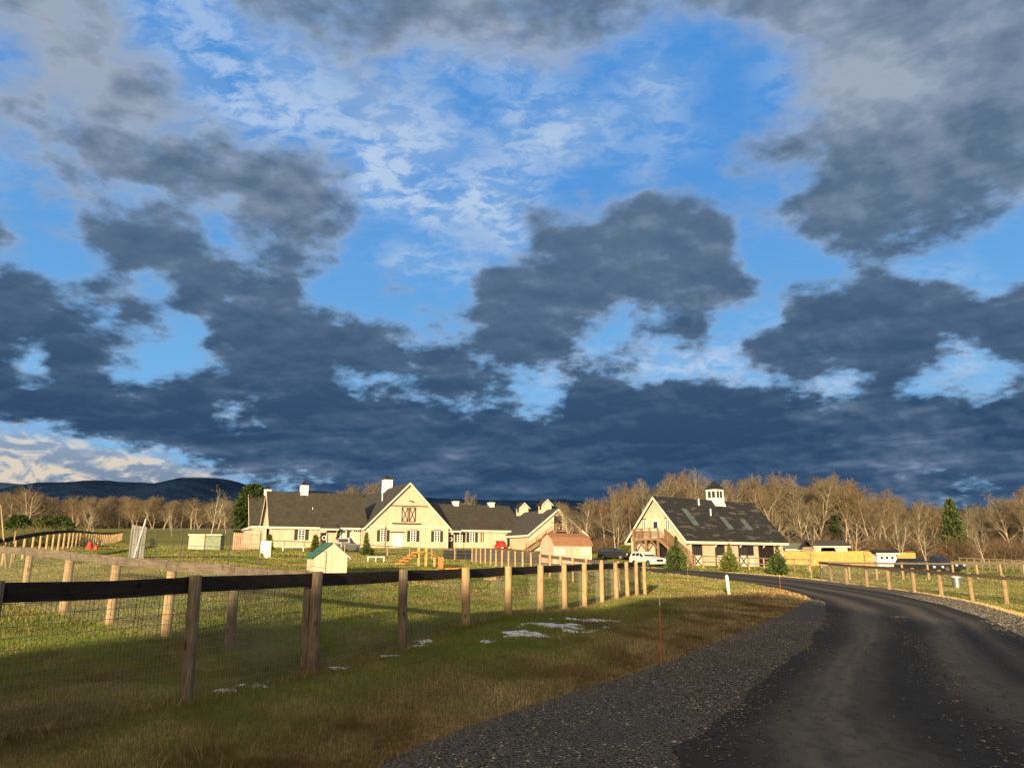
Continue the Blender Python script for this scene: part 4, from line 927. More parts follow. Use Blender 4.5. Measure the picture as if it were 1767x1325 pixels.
def stall(x_, w_, leaf=False):
    o = MB(); fbox(o, 'f', 0, x_ - w_ / 2, x_ + w_ / 2, 0, .03, 1.15, 2.55); d_ = o.build('doorway', M_INT, sb)
    f = MB()
    for u in (x_ - w_ / 2 - .08, x_ + w_ / 2 - .02): fbox(f, 'f', 0, u, u + .1, .0, .09, -.4, 2.6)
    fbox(f, 'f', 0, x_ - w_ / 2 - .08, x_ + w_ / 2 + .08, 0, .091, 2.6, 2.72); fbox(f, 'f', 0, x_ - w_ / 2, x_ + w_ / 2, .03, .08, 1.1, 1.2); f.build('frame', M_DARK, d_)
    lo = MB(); fbox(lo, 'f', 0, x_ - w_ / 2 + .02, x_ + w_ / 2 - .02, .0, .05, -.4, 1.1); h_ = lo.build('half_door', M_TRIM, sb)
    xx = MB(); xx.bar((x_ - w_ / 2 + .05, -.07, -.1), (x_ + w_ / 2 - .05, -.07, 1.05), .03, .12).bar((x_ + w_ / 2 - .05, -.072, -.1), (x_ - w_ / 2 + .05, -.072, 1.05), .03, .12); xx.build('brace', M_DARK, h_)
    gr_ = MB()
    for k in range(5): u = x_ - w_ / 2 + w_ * (k + .5) / 5; gr_.box(u - .02, u + .02, -.06, -.04, 1.2, 2.0)
    gr_.build('bars', M_METAL, d_)
for x_ in (1.8, 5.8, 10.1): stall(x_, 1.5)
window(sb, 'f', 0, 11.6, 1.1, 1.15, 1.5, False, 2, 3, frame=M_DARK); o = MB(); fbox(o, 'f', 0, 11.05, 12.2, 0, .05, -.3, .95); o.build('half_door', M_TRIM, sb)
o = MB(); fbox(o, 'f', 0, 13.3, 16.2, 0, .04, -.3, 2.6); q = o.build('doorway', M_INT, sb)
f = MB()
for u in (13.2, 14.7, 16.2): fbox(f, 'f', 0, u, u + .1, .0, .08, -.4, 2.6)
fbox(f, 'f', 0, 13.2, 16.3, 0, .081, 2.6, 2.7); f.build('frame', M_DARK, q)
# gable end: door, windows, balcony, stairs, dark sheet for the garage recess
dd_ = door(sb, 'l', 0, 4.15, 3.0, 1.0, 2.0, M_TRIM); p_ = MB(); fbox(p_, 'l', 0, 3.85, 4.45, .04, .05, 4.0, 4.8); p_.build('pane', M_GLASS, dd_)
for u in (5.9, 2.4): window(sb, 'l', 0, u, 3.7, .6, 1.35, False, 2, 1, frame=M_TRIM)
o = MB(); fbox(o, 'l', 0, 1.4, 4.2, 0, .03, -.4, 2.4); q = o.build('doorway', M_INT, sb); o = MB(); fbox(o, 'l', 0, 1.3, 1.4, 0, .08, -.4, 2.5); fbox(o, 'l', 0, 4.2, 4.3, 0, .08, -.4, 2.5); o.build('frame', M_DECKD, q)
dk = MB().box(-1.8, -.01, 2.3, 6.1, 2.78, 2.95)
dk.box(-1.85, -1.81, 2.3, 6.1, 2.7, 2.99)
dk.build('deck', M_DECK, sb)
rl = MB()
for y_ in (2.36, 3.6, 4.8, 6.03): rl.box(-1.82, -1.7, y_ - .06, y_ + .06, 2.95, 4.05)
for z_ in (3.2, 3.45, 3.7, 3.95): rl.box(-1.79, -1.74, 2.3, 6.1, z_, z_ + .09); rl.box(-1.8, -.05, 6.02, 6.06, z_, z_ + .09)
rl.build('railing', M_DECK, sb)
for y_ in (2.45, 4.2, 5.95):
    q = MB().box(-1.8, -1.6, y_ - .1, y_ + .1, -.5, 2.77).build('post', M_DECK, sb)
    br = MB()
    for s_ in (-1, 1):
        if 2.3 < y_ + s_ * .9 < 6.1: br.bar((-1.7, y_ + s_ * .05, 1.75), (-1.7, y_ + s_ * .95, 2.75), .1, .1)
    br.build('brace', M_DECK, q)
st = MB()
for x_ in (-1.8, -.75): st.bar((x_, 2.3, 2.85), (x_, -1.7, -.1), .06, .28)
for k in range(14): f_ = (k + .5) / 14; st.box(-1.78, -.77, 2.3 - 4.0 * f_ - .13, 2.3 - 4.0 * f_ + .13, 2.85 - 2.95 * f_, 2.89 - 2.95 * f_)
for x_ in (-1.84, -.71):
    for o_ in (.35, .6, .85, 1.1): st.bar((x_, 2.3, 2.85 + o_), (x_, -1.7, -.1 + o_), .04, .09)
    for f_ in (.0, .33, .66, 1): st.box(x_ - .05, x_ + .05, 2.25 - 4.0 * f_, 2.35 - 4.0 * f_, 2.5 - 2.95 * f_ - .3, 4.0 - 2.95 * f_)
st.build('staircase', M_DECK, sb)

# --- gambrel shed
gs = empty('garden_shed', (xat(957, 80), 80, -.72), BY, label='small peach garden shed with rust brown gambrel roof', cat='shed')
ww, ll, he, hm, ht = 3.3, 4.5, 2.05, 2.75, 3.2
prof = [(0, -.6), (ww, -.6), (ww, he), (ww * .82, hm), (ww / 2, ht), (ww * .18, hm), (0, he)]
MB().prism(prof, 'x', 0, ll).build('wall', M_SHED, gs)
r = MB(); rp = [(-.18, he - .12), (ww * .17, hm + .03), (ww / 2, ht + .04), (ww * .83, hm + .03), (ww + .18, he - .12)]
for a, b in zip(rp[:-1], rp[1:]): r.prism([a, b, (b[0], b[1] + .08), (a[0], a[1] + .08)], 'x', -.15, ll + .15)
r.build('roof', M_ROOFR, gs)
t_ = MB()
for x_ in (0, ll - .1): t_.box(x_, x_ + .1, -.03, -.003, -.3, he)
t_.box(-.03, -.003, 0, .1, -.3, he).box(0, ll, -.032, -.004, he - .2, he - .08).build('trim', M_TRIM, gs)
for u in (.75, 3.7): window(gs, 'f', 0, u, 1.0, .5, .65, True, 2, 2, shutm=M_TRIM, head=False)
dd_ = MB(); fbox(dd_, 'f', 0, 1.6, 2.9, 0, .03, 0, 1.8); dd_.build('door', M_SHED, gs)

# --- dog house (green roof) on the lawn
dx_, dy_ = xat(541, 41, 980), 41
dh = empty('dog_house', (dx_, dy_, H(dx_, dy_)), R(26), label='tall cream dog house with green metal roof on the lawn', cat='dog house')
MB().prism([(0, -.1), (1.8, -.1), (1.8, .85), (.95, 1.55), (0, .85)], 'y', 0, 1.9).build('wall', M_SIDE2, dh)
MB().prism([(-.15, .74), (.95, 1.56), (.95, 1.60), (-.15, .78)], 'y', -.12, 2.1).prism([(1.97, .74), (.951, 1.56), (.951, 1.60), (1.97, .78)], 'y', -.12, 2.1).build('roof', M_GREENR, dh)
MB().prism([(1.97, .70), (.95, 1.52), (.95, 1.558), (1.97, .738)], 'y', -.15, 2.1).build('trim', M_WHITE, dh)
MB().box(.7, 1.1, 1.9, 1.92, .05, .6).build('opening', M_INT, dh)

# --- shelters and playhouse at the right
def shelter(x_, y_, rz, w_, dp, h0, h1, label, roof, wall, opening=True):
    g = empty('field_shelter', (x_, y_, H(x_, y_)), rz, label=label, cat='shelter')
    MB().box(0, w_, dp - .1, dp, -.4, h0).box(0, .1, 0, dp - .1, -.4, h0).box(w_ - .1, w_, 0, dp - .1, -.4, h0).build('wall', wall, g)
    if opening:
        MB().box(.1, w_ * .2, 0, .08, -.4, h0).box(w_ * .66, w_ - .1, 0, .08, -.4, h0).prism([(w_ * .2, h0 - .3), (w_ * .27, h0 - .12), (w_ * .6, h0 - .12), (w_ * .66, h0 - .5), (w_ * .66, h0), (w_ * .2, h0)], 'y', .001, .079).build('front', wall, g)
        MB().box(.1, w_ - .1, dp - .13, dp - .101, -.3, h0 - .1).build('back_shade', M_INT, g)  # near-black sheet for the shade inside the shelter
    else: MB().box(.1, w_ - .1, 0, .08, -.4, h0).build('front', wall, g)
    MB().prism([(-.35, h0), (dp / 2, h1), (dp / 2, h1 + .1), (-.35, h0 + .1)], 'x', -.3, w_ + .3).prism([(dp + .35, h0), (dp / 2 + .002, h1), (dp / 2 + .002, h1 + .1), (dp + .35, h0 + .1)], 'x', -.3, w_ + .3).build('roof', roof, g)
    MB().box(-.3, w_ + .3, -.4, -.352, h0 - .1, h0 + .09).build('trim', M_TRIM, g)
    return g
shelter(xat(1406, 104), 104, R(8), 4.9, 3, 2.2, 3.05, 'open fronted cream shelter with dark roof behind the pine fence', M_ROOFG, M_SIDE2)
shelter(xat(1357, 110), 110, R(8), 3.9, 3, 1.7, 2.6, 'low shed with plain grey green roof behind the pine fence', mat('grey_green_roof', (.13, .14, .11), .7, .2, 3), M_SIDE, False)
ph = shelter(xat(1514, 90), 90, R(3), 2.3, 2, 1.45, 1.85, 'little white house with three small windows between pine boards', M_ROOFB, M_WHITE, False)
for k in range(3): o = MB(); o.box(.35 + k * .65, .65 + k * .65, -.03, -.003, .85, 1.15); o.build('window', M_GLASS, ph)

# --- low stores behind the run
g = empty('storage_shed', (xat(323, 80), 80, H(xat(323, 80), 80)), R(10), label='low tan flat roofed shed behind the wire run', cat='shed')
dz = 1.06 - g.location.z
MB().box(0, 1.6, 0, 2, -1, 1.25 + dz).build('wall', M_SHED, g); MB().box(1.602, 3.2, .05, 2, -1, 1.2 + dz).build('side_panel', mat('sage_panel', (.20, .24, .14), .7, .2, 3), g); MB().box(-.1, 3.3, -.1, 2.1, 1.252 + dz, 1.36 + dz).build('roof', M_TRIM, g)
g = empty('slatted_screen', (xat(400, 60), 60, H(xat(400, 60), 60)), R(4), label='pinkish slatted screen behind the black wire run', cat='screen')
mb = MB(); zt = float(at(400, 919, 60)[2]) - g.location.z
for k in range(15): mb.box(k * .15, k * .15 + .1, 0, .03, zt - 1.3, zt)
mb.box(0, 2.2, .03, .06, zt - .2, zt - .1).box(0, 2.2, .03, .06, zt - 1.15, zt - 1.05).build('slat_panel', mat('pink_slats', (.50, .27, .17), .7, .25, 4), g)
for x_ in (0, 2.15): MB().box(x_, x_ + .06, .06, .12, -.3, zt).build('post', M_POSTG, g)
# grey screen of boards with leaning pole
sx, sy = xat(213, 45), 45.0; sz = H(sx, sy)
g = empty('shed_frame', (sx, sy, sz), R(-14), label='grey corrugated pen with an open dark side, standing on the lawn', cat='pen')
mb = MB()
for k in range(12): mb.box(.35 + k * .09, .43 + k * .09, -.02 - .01 * (k % 2), .02, -.1, 1.95 - .012 * k)
mb.build('board_panel', M_TIN, g); MB().add([(.34, 0, -.1), (.34, 0, 1.95), (-.1, .5, 1.7), (-.1, .5, -.1), (.38, .04, -.1), (.38, .04, 1.95), (-.06, .54, 1.7), (-.06, .54, -.1)], [(0, 1, 2, 3), (7, 6, 5, 4), (0, 4, 5, 1), (1, 5, 6, 2), (2, 6, 7, 3)]).build('side_panel', M_BLACKM, g)
pp = empty('pole', (sx + 1.0, sy - .3, sz), label='thin white pole leaning on the grey corrugated pen', cat='pole')
MB().tube((-.12, -.25, -.02), (.18, .1, 2.3), .03, n=8).build('shaft', M_WHITE, pp)

# --- things on the lawn
bx_, by_ = xat(633, 62), 62
g = empty('bench', (bx_, by_, H(bx_, by_)), R(6), label='low white bench on the lawn in front of the barn', cat='bench')
MB().box(0, 1.45, 0, .4, .36, .42).build('seat', M_PLASTICW, g)
for x_ in (.05, .68, 1.33): MB().box(x_, x_ + .07, .03, .37, -.03, .36).build('leg', M_PLASTICW, g)
for (p_, d_, w_, lab) in ((485, 88, 5.4, 'long white bench by the barn wall'),):
    x_ = xat(p_, d_); g = empty('bench', (x_, d_, H(x_, d_)), R(20), label=lab, cat='bench')
    MB().box(0, 2.6, 0, .4, .42, .5).build('seat', M_WHITE, g)
    for q_ in (.1, 2.4): MB().box(q_, q_ + .08, .03, .37, -.03, .42).build('leg', M_WHITE, g)
x_, y_ = xat(690, 57), 57.0; g = empty('dog_climbing_steps', (x_, y_, H(x_, y_)), R(12), label='orange wooden steps and ramp for dogs on the lawn', cat='play equipment')
mb = MB()
for k in range(5): mb.box(-.35 + k * .30, .30 + k * .30, -.05, .85, .10 + k * .2, .20 + k * .2)
mb.bar((0, .88, .02), (1.4, .88, 1.05), .04, .12).build('steps', M_ORANGE, g)
MB().box(1.35, 2.0, 0, .9, .98, 1.04).build('platform', M_ORANGE, g)
for a, b in ((1.38, .03), (1.94, .03), (1.38, .83), (1.94, .83)): MB().box(a, a + .1, b, b + .1, -.1, 1.3).build('leg', M_BOARD, g)
MB().bar((2.0, .45, 1.0), (3.3, .45, .45), .8, .05).build('ramp', M_ORANGE, g)
for a in (2.6, 3.2): MB().box(a, a + .08, .1, .2, -.1, .62).box(a, a + .08, .7, .8, -.1, .62).build('leg', M_BOARD, g)
x_ = xat(757, 56); g = empty('jump_block', (x_, 56, H(x_, 56)), R(10), label='upright orange block next to the dog steps', cat='play equipment')
MB().box(0, .35, 0, .4, -.05, .75).build('body', M_PLASTIC, g, bevel=.02)
tag(MB().box(0, 1.0, 0, .25, 0, .14).build('balance_beam', M_ORANGE, bevel=.01), 'flat orange beam lying in the grass behind the black rail', 'play equipment').location = (xat(768, 54), 54, H(xat(768, 54), 54))
for (p_, d_, rz, lab) in ((752, 44, .3, 'two pale split logs crossed in the grass under the black rail'), (836, 44, -.5, 'pale sawn plank resting on a stump in the grass')):
    x_ = xat(p_, d_); g = empty('log_pile', (x_, d_, H(x_, d_)), rz, label=lab, cat='logs')
    MB().tube((0, 0, .08), (1.1, .1, .12), .09, .07).build('log', M_POST, g, True); MB().tube((.5, -.25, .06), (.75, .5, .3), .07, .06).build('log', M_POST, g, True)
    MB().tube((.95, 0, -.05), (.95, 0, .38), .13).build('stump', M_DECKD, g)
x_, y_ = xat(1650, 55, 1000), 55.0; g = empty('waste_bin', (x_, y_, H(x_, y_)), label='round grey metal bin standing in the sunlit paddock', cat='bin')
MB().tube((0, 0, -.02), (0, 0, .72), .29, .31, 20).build('body', M_METAL, g, False); MB().tube((0, 0, .72), (0, 0, .77), .335, .33, 20).tube((0, 0, .77), (0, 0, .82), .3, .1, 20).build('lid', M_WHITE, g)
x_ = xat(449, 57); g = empty('sheet', (x_, 57, H(x_, 57)), R(8), label='ragged white sheet hung on a short line on the lawn', cat='sheet')
mb = MB(); zt = float(at(455, 933, 57)[2]) - g.location.z
rr = random.Random(4); cols = 10; vs = []
for k in range(cols + 1): vs += [(k * .07, .04 * sin(k * 1.4), zt), (k * .07, .06 * sin(k * 1.4 + .5), zt - (.85 if k < 4 else 1.15) - rr.uniform(0, .15))]
vs += [(a, b + .015, c) for a, b, c in vs]; n_ = 2 * (cols + 1)
mb.add(vs, [(2 * k, 2 * k + 1, 2 * k + 3, 2 * k + 2) for k in range(cols)] + [(n_ + 2 * k, n_ + 2 * k + 2, n_ + 2 * k + 3, n_ + 2 * k + 1) for k in range(cols)]).build('cloth', M_WHITE, g)
for a in (-.03, .73): MB().tube((a, .02, -.1), (a, .02, zt + .03), .02, n=6).build('pole', M_METAL, g)
x_, y_ = xat(152, 62), 62.0; g = empty('toy_ball', (x_, y_, H(x_, y_)), label='small red play cone beside the far yellow fence posts', cat='toy')
MB().tube((0, 0, 0), (0, 0, .65), .3, .08, 14).tube((.5, .1, 0), (.5, .1, .35), .2, .15, 12).build('body', mat('red_plastic', (.6, .05, .03), .5, .1), g)
# marker post and snow stakes
x_, y_ = gnd(1258, 1027); g = empty('marker_post', (x_, y_, H(x_, y_)), label='white marker post with black cap beside the drive', cat='marker post')
MB().prism([(-.06, -.1), (.06, -.1), (.06, .9), (0, .98), (-.06, .9)], 'y', -.05, .05).build('shaft', M_PLASTICW, g, bevel=.006)
MB().box(-.03, .03, -.03, .03, .985, 1.06).build('cap', M_BLACKM, g)
g.rotation_euler = (0, R(-4), R(12))
def stake(px_, py_, h, lab, tip=.35):
    x_, y_ = gnd(px_, py_); g = empty('snow_stake', (x_, y_, H(x_, y_)), label=lab, cat='snow stake')
    MB().tube((0, 0, -.05), (.02, .0, h - tip), .0055, n=6).build('rod', M_PLASTIC, g); MB().tube((.02, 0, h - tip), (.024, 0, h), .0072, n=6).tube((.02, 0, h - tip - .01), (.02, 0, h - tip + .01), .011, n=6).build('tip', M_PLASTICW, g)
stake(1141, 1156, 1.28, 'thin orange snow stake with pale tip at the gravel edge'); stake(1347, 1023, .95, 'short orange stake in the dry grass where the drive bends', .1)
stake(1187, 1003, 1.1, 'thin orange stake in the grass strip near the fence corner', .1)
def utility(px_, d_, top, lab, bot=None):
    x_ = xat(px_, d_, 900); z_ = H(x_, d_); h = float(at(px_, top, d_)[2]) - z_
    g = empty('utility_pole', (x_, d_, z_), label=lab, cat='utility pole'); MB().tube((0, 0, -.3), (.25, 0, h), .14, .1, 10).build('shaft', M_POSTG, g, True); MB().box(-.7, 1.1, -.05, .05, h - .7, h - .58).build('crossarm', M_POSTG, g)
utility(336, 170, 874, 'dark wooden utility pole among the bare trees'); utility(15, 150, 903, 'short utility pole at the edge of the brown wood')

# ------------------------------------------------------------------ vehicles
def paint(name, col): 
    m = mat(name, col, .42, .04, 1, spec=.35); m.node_tree.nodes['Principled BSDF'].inputs['Coat Weight'].default_value = .15; return m
def car(name, px_, d_, rz, label, cat, pm, L=4.3, W=1.75, h=1.6, kind='suv', z=None):
    x_ = xat(px_, d_); g = empty(name, (x_, d_, H(x_, d_) if z is None else z), rz, label=label, cat=cat); hw = W / 2; a = L / 2
    low = [(-a, .38), (-a + .05, .95), (-a + .12, 1.02), (a - 1.25, 1.0), (a - .12, .84), (a, .68), (a, .36), (a - .1, .26), (-a + .1, .26)]
    b = MB().prism(low, 'y', -hw, hw)
    if kind == 'suv': c = [(-a + .06, 1.0), (-a + .32, h - .03), (-a + .6, h), (a - 2.35, h), (a - 2.15, h - .04), (a - 1.35, 1.0)]
    else: c = [(-.45, 1.0), (-.35, h - .05), (-.2, h), (a - 2.3, h), (a - 2.1, h - .04), (a - 1.35, 1.0)]
    n = len(c); vs = [(p[0], -hw + .03 + (p[1] - 1.0) * .22, p[1]) for p in c] + [(p[0], hw - .03 - (p[1] - 1.0) * .22, p[1]) for p in c]
    b.add(vs, [tuple(range(n)), tuple(range(n, 2 * n))[::-1]] + [(k, n + k, n + (k + 1) % n, (k + 1) % n) for k in range(n)])
    if kind != 'suv': b.box(-a + .05, -.46, -hw + .001, -hw + .1, 1.0, 1.12).box(-a + .05, -.46, hw - .1, hw - .001, 1.0, 1.12)
    body = b.build('body', pm, g, bevel=.05)
    # side windows
    x0, x1 = (c[0][0] + .3, c[-1][0] - .25); k = 3 if kind == 'suv' else 2
    for s_ in (-1, 1):
        for q in range(k):
            u0 = x0 + (x1 - x0) * q / k + .05; u1 = x0 + (x1 - x0) * (q + 1) / k - .05; t0, t1 = u0 + (.10 if q == 0 else .0), u1 - (.42 if q == k - 1 else 0)
            yb, yt = s_ * (hw - .022 - .08 * .22), s_ * (hw - .022 - (h - .16 - 1.0) * .22)
            MB().add([(u0, yb, 1.07), (u1, yb, 1.07), (t1, yt, h - .14), (t0, yt, h - .14)] + [(u0, yb - s_ * .03, 1.07), (u1, yb - s_ * .03, 1.07), (t1, yt - s_ * .03, h - .14), (t0, yt - s_ * .03, h - .14)], [(0, 1, 2, 3), (7, 6, 5, 4), (0, 4, 5, 1), (1, 5, 6, 2), (2, 6, 7, 3), (3, 7, 4, 0)]).build('side_window', M_GLASS, g)
    def pane(xb, zb, xt, zt_, nm, dxx):
        yb, yt = hw - .14, hw - .14 - (zt_ - zb) * .22
        MB().add([(xb + dxx, -yb, zb), (xb + dxx, yb, zb), (xt + dxx, yt, zt_), (xt + dxx, -yt, zt_), (xb, -yb, zb), (xb, yb, zb), (xt, yt, zt_), (xt, -yt, zt_)], [(0, 1, 2, 3), (7, 6, 5, 4), (0, 4, 5, 1), (1, 5, 6, 2), (2, 6, 7, 3), (3, 7, 4, 0)]).build(nm, M_GLASS, g)
    pane(a - 1.42, 1.05, a - 2.12, h - .09, 'windscreen', .015); pane(c[0][0] + .04, 1.1, c[1][0] - .03, h - .12, 'rear_window', -.02)
    for s_ in (-1, 1):
        for wx in (-a + .8, a - .85):
            wl = MB().tube((wx, s_ * (hw - .2), .33), (wx, s_ * (hw + .01), .33), .34, n=20).build('wheel', M_TYRE, g); MB().tube((wx, s_ * (hw + .005), .33), (wx, s_ * (hw + .025), .33), .2, .19, 14).build('rim', M_METAL, wl)
        MB().box(a - .06, a + .012, min(s_ * .5, s_ * .8), max(s_ * .5, s_ * .8), .62, .78).build('headlight', M_PLASTICW, g)
        MB().box(-a - .012, -a + .05, min(s_ * .62, s_ * .82), max(s_ * .62, s_ * .82), .7, .95).build('tail_light', mat('red_lens', (.4, .02, .01), .2, .05), g)
        MB().box(a - 1.75, a - 1.6, min(s_ * hw, s_ * (hw + .18)), max(s_ * hw, s_ * (hw + .18)), 1.0, 1.14).build('mirror', M_BLACKM, g)
    MB().box(a - .04, a + .04, -hw + .06, hw - .06, .3, .46).box(-a - .04, -a + .04, -hw + .06, hw - .06, .32, .48).build('bumper', M_BLACKM if kind != 'suv' else pm, g)
    MB().box(a + .0, a + .016, -.42, .42, .52, .74).build('grille', M_BLACKM, g)
    return g
car('parked_car', 1117, 76.5, R(-62), 'white estate car parked under the stable balcony', 'car', paint('white_car_paint', (.62, .60, .52)), 3.9, 1.65, 1.5)
car('parked_car', 1061, 98, R(-35), 'black car parked on the yard beyond the peach shed', 'car', paint('black_car_paint', (.012, .013, .016)), 4.2, 1.75, 1.5)
car('pickup_truck', 594, 96, R(72), 'silver pickup parked by the barn porch', 'pickup', paint('silver_car_paint', (.50, .49, .44)), 4.8, 1.85, 1.75, 'pickup')
car('parked_car', 1583, 75, R(-62), 'black car behind the pale paddock rail with a bright number plate', 'car', paint('black_car_paint', (.012, .013, .016)), 4.1, 1.75, 1.5)
car('pickup_truck', 1617, 79, R(-60), 'dark blue pickup behind the pale paddock rail', 'pickup', paint('navy_car_paint', (.014, .02, .03)), 4.6, 1.8, 1.6, 'pickup')
car('truck', 864, 124, R(-60), 'small red truck at the dark barn doorway', 'truck', paint('red_car_paint', (.35, .03, .02)), 3.4, 1.6, 1.8, 'pickup', z=.9)

# ------------------------------------------------------------------ trees
def grow_tree(seed, h=14.0, spread=.42, trunk_frac=.25, nl1=15, forks=1, lean=0.0, dens=1.0, up=.25):
    """bare deciduous tree: returns limb segments and twig segments"""
    rr = random.Random(seed); limbs, twigs = [], []
    def rnd(): return Vector((rr.gauss(0, 1), rr.gauss(0, 1), rr.gauss(0, 1)))
    def branch(p, d, L, r, lvl):
        n = (7, 5, 4, 3, 2)[lvl]; pts = [p.copy()]; rad = [r]
        for k in range(n):
            d = (d + rnd() * (.07, .16, .2, .22, .25)[lvl] + Vector((0, 0, up * (.3, .5, .45, .3, .2)[lvl]))).normalized()
            p = p + d * (L / n); r2 = r * (1 - (k + 1) / n * (.75 if lvl else .72)); pts.append(p.copy()); rad.append(r2)
            (limbs if lvl <= 1 else twigs).append((pts[-2], pts[-1], max(rad[-2], .012), max(r2, .010), lvl))
        if lvl >= 4: return
        cnt = [nl1, int(8 * dens), int(6 * dens), int(4 * dens)][lvl]
        for c in range(cnt):
            f = (trunk_frac + (1 - trunk_frac) * (c + rr.random()) / cnt) if lvl == 0 else (.22 + .78 * (c + rr.random()) / cnt)
            i = min(int(f * n), n - 1); q = pts[i].lerp(pts[i + 1], f * n - i); rr_ = rad[i]
            dd = (pts[i + 1] - pts[i]).normalized(); sd = rnd(); sd = (sd - dd * sd.dot(dd)).normalized()
            ang = rr.uniform(.45, 1.0) if lvl else rr.uniform(.5, 1.15) * (1.05 - .45 * f)
            nd = (dd * cos(ang) + sd * sin(ang)).normalized()
            LL = L * (spread * (1.25 - .65 * f) if lvl == 0 else rr.uniform(.38, .62) * (1.1 - .4 * f))
            branch(q, nd, LL, rr_ * rr.uniform(.45, .62), lvl + 1)
    for k in range(forks):
        a = rr.uniform(0, 6.3); tl = 0 if forks == 1 else .22
        branch(Vector((tl * .5 * cos(a), tl * .5 * sin(a), -.3)), Vector((tl * cos(a) + lean, tl * sin(a), 1)).normalized(), h * (.95 if forks == 1 else rr.uniform(.8, .98)), h * .0145 * (1 if forks == 1 else .75), 0)
    top = max(max(a[1].z for a in limbs), max(a[1].z for a in twigs)); k = h / top
    return [tuple([a[0] * k, a[1] * k] + list(a[2:])) for a in limbs], [tuple([a[0] * k, a[1] * k] + list(a[2:])) for a in twigs]
def seg_me(name, segs, cols, seed, m, n=3):
    A = np.array([s[0] for s in segs]); B = np.array([s[1] for s in segs]); r0 = [s[2] for s in segs]; r1 = [s[3] for s in segs]
    V, Fq = segs_mesh(A, B, r0, r1, n); rg = np.random.default_rng(seed)
    lv = np.array([s[4] for s in segs]); base = np.array(cols)[lv] * rg.uniform(.75, 1.25, (len(segs), 1))
    o = npmesh(name, V, Fq, m, col=np.repeat(base, 2 * n, 0), smooth=True); me = o.data; bpy.data.objects.remove(o); return me
TAN = [(.33, .27, .18), (.33, .27, .18), (.22, .18, .11), (.175, .145, .085), (.155, .13, .072)]
PALE = [(.34, .29, .205), (.30, .25, .17), (.26, .215, .14), (.20, .165, .10), (.17, .14, .085)]
RUST = [(.30, .24, .16), (.28, .22, .14), (.20, .155, .09), (.18, .135, .075), (.175, .12, .064)]
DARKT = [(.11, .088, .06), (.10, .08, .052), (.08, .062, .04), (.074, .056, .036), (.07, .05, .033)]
VAR = []
for k, (sd, kw, cl) in enumerate([(1, dict(spread=.40), TAN), (2, dict(spread=.5, trunk_frac=.18, forks=2, nl1=11), TAN), (3, dict(spread=.38, trunk_frac=.35), RUST), (4, dict(spread=.45, trunk_frac=.3), PALE),
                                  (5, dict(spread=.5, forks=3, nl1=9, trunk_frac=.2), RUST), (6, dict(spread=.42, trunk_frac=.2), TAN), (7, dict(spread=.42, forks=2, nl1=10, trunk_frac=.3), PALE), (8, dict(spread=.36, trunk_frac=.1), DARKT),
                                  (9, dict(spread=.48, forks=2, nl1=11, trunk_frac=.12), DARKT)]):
    li, tw = grow_tree(sd, **kw); VAR.append((seg_me('trunk', li, cl, sd, M_TWIG, 5), seg_me('crown', tw, cl, sd + 50, M_TWIG, 3)))
SPARSE = []
for sd, cl in ((21, PALE), (22, PALE)):
    li, tw = grow_tree(sd, spread=.42, dens=.62, nl1=10, trunk_frac=.2, forks=2); SPARSE.append((seg_me('trunk', li, cl, sd, M_TWIG, 5), seg_me('crown', tw, cl, sd + 50, M_TWIG, 3)))
rt = random.Random(11)
ORD = ('first second third fourth fifth sixth seventh eighth ninth tenth eleventh twelfth thirteenth fourteenth fifteenth sixteenth seventeenth eighteenth nineteenth twentieth').split() + ['twenty-' + q for q in 'first second third fourth fifth sixth seventh eighth ninth'.split()] + ['thirtieth']
from collections import Counter as _Ct
SEEN = _Ct()
def nth(txt, n):
    SEEN[txt] += 1; k = SEEN[txt]
    return ORD[k - 1] + ' ' + txt + ', counting ' + n
def put_tree(name, x_, y_, h, var, label, cat='tree', group=None, rz=None, z=None, sxy=1.0):
    tr_, cr_ = var; z_ = H(x_, y_) if z is None else z
    g = empty(name, (x_, y_, z_), rt.uniform(0, 6.28) if rz is None else rz, label=label, cat=cat, group=group)
    s = h / 14.0; g.scale = (s * sxy, s * sxy, s)
    for nm, me in (('trunk', tr_), ('crown', cr_)):
        o = bpy.data.objects.new(nm, me); C.objects.link(o); o.parent = g
    return g
# tall wood right of the barns: front rank from the outline in the photograph
prof = [(985, 862), (1012, 856), (1040, 858), (1062, 846), (1085, 832), (1108, 822), (1132, 830), (1152, 818), (1175, 810), (1192, 806), (1212, 822), (1236, 826), (1262, 822), (1290, 824), (1312, 818), (1338, 812), (1362, 812), (1388, 818),
        (1408, 816), (1432, 818), (1456, 822), (1480, 822), (1505, 836), (1528, 846), (1552, 852), (1578, 858), (1604, 860), (1630, 866), (1662, 868), (1690, 866), (1716, 858), (1738, 848), (1760, 836), (1785, 838), (1815, 835), (1850, 830)]
WG = 'bare trees of the tall wood behind the stable and paddock'
def spot(q):
    if q < 1060: return 'between hay barn and stable'
    if q < 1180: return 'above the stable gable'
    if q < 1360: return 'behind the black stable roof'
    if q < 1520: return 'behind the pine boards'
    if q < 1620: return 'behind the little white house'
    return 'behind the sunlit paddock'
for i, (q, ty) in enumerate(prof):
    d_ = 118 + (i * 37 % 11) * 1.6; x_ = xat(q, d_, 900); z_ = H(x_, d_); h = float(at(q, ty, d_)[2]) - z_
    pale = i in (3, 6, 9, 13, 17, 19, 21, 24, 28)
    put_tree('bare_tree', x_, d_, h * 1.0, VAR[6] if pale else VAR[(0, 5, 2, 1, 4, 3)[i % 6]], nth(('pale tree ' if pale else 'tawny front tree ') + spot(q), 'from the barns'), group=WG, sxy=rt.uniform(.95, 1.25))
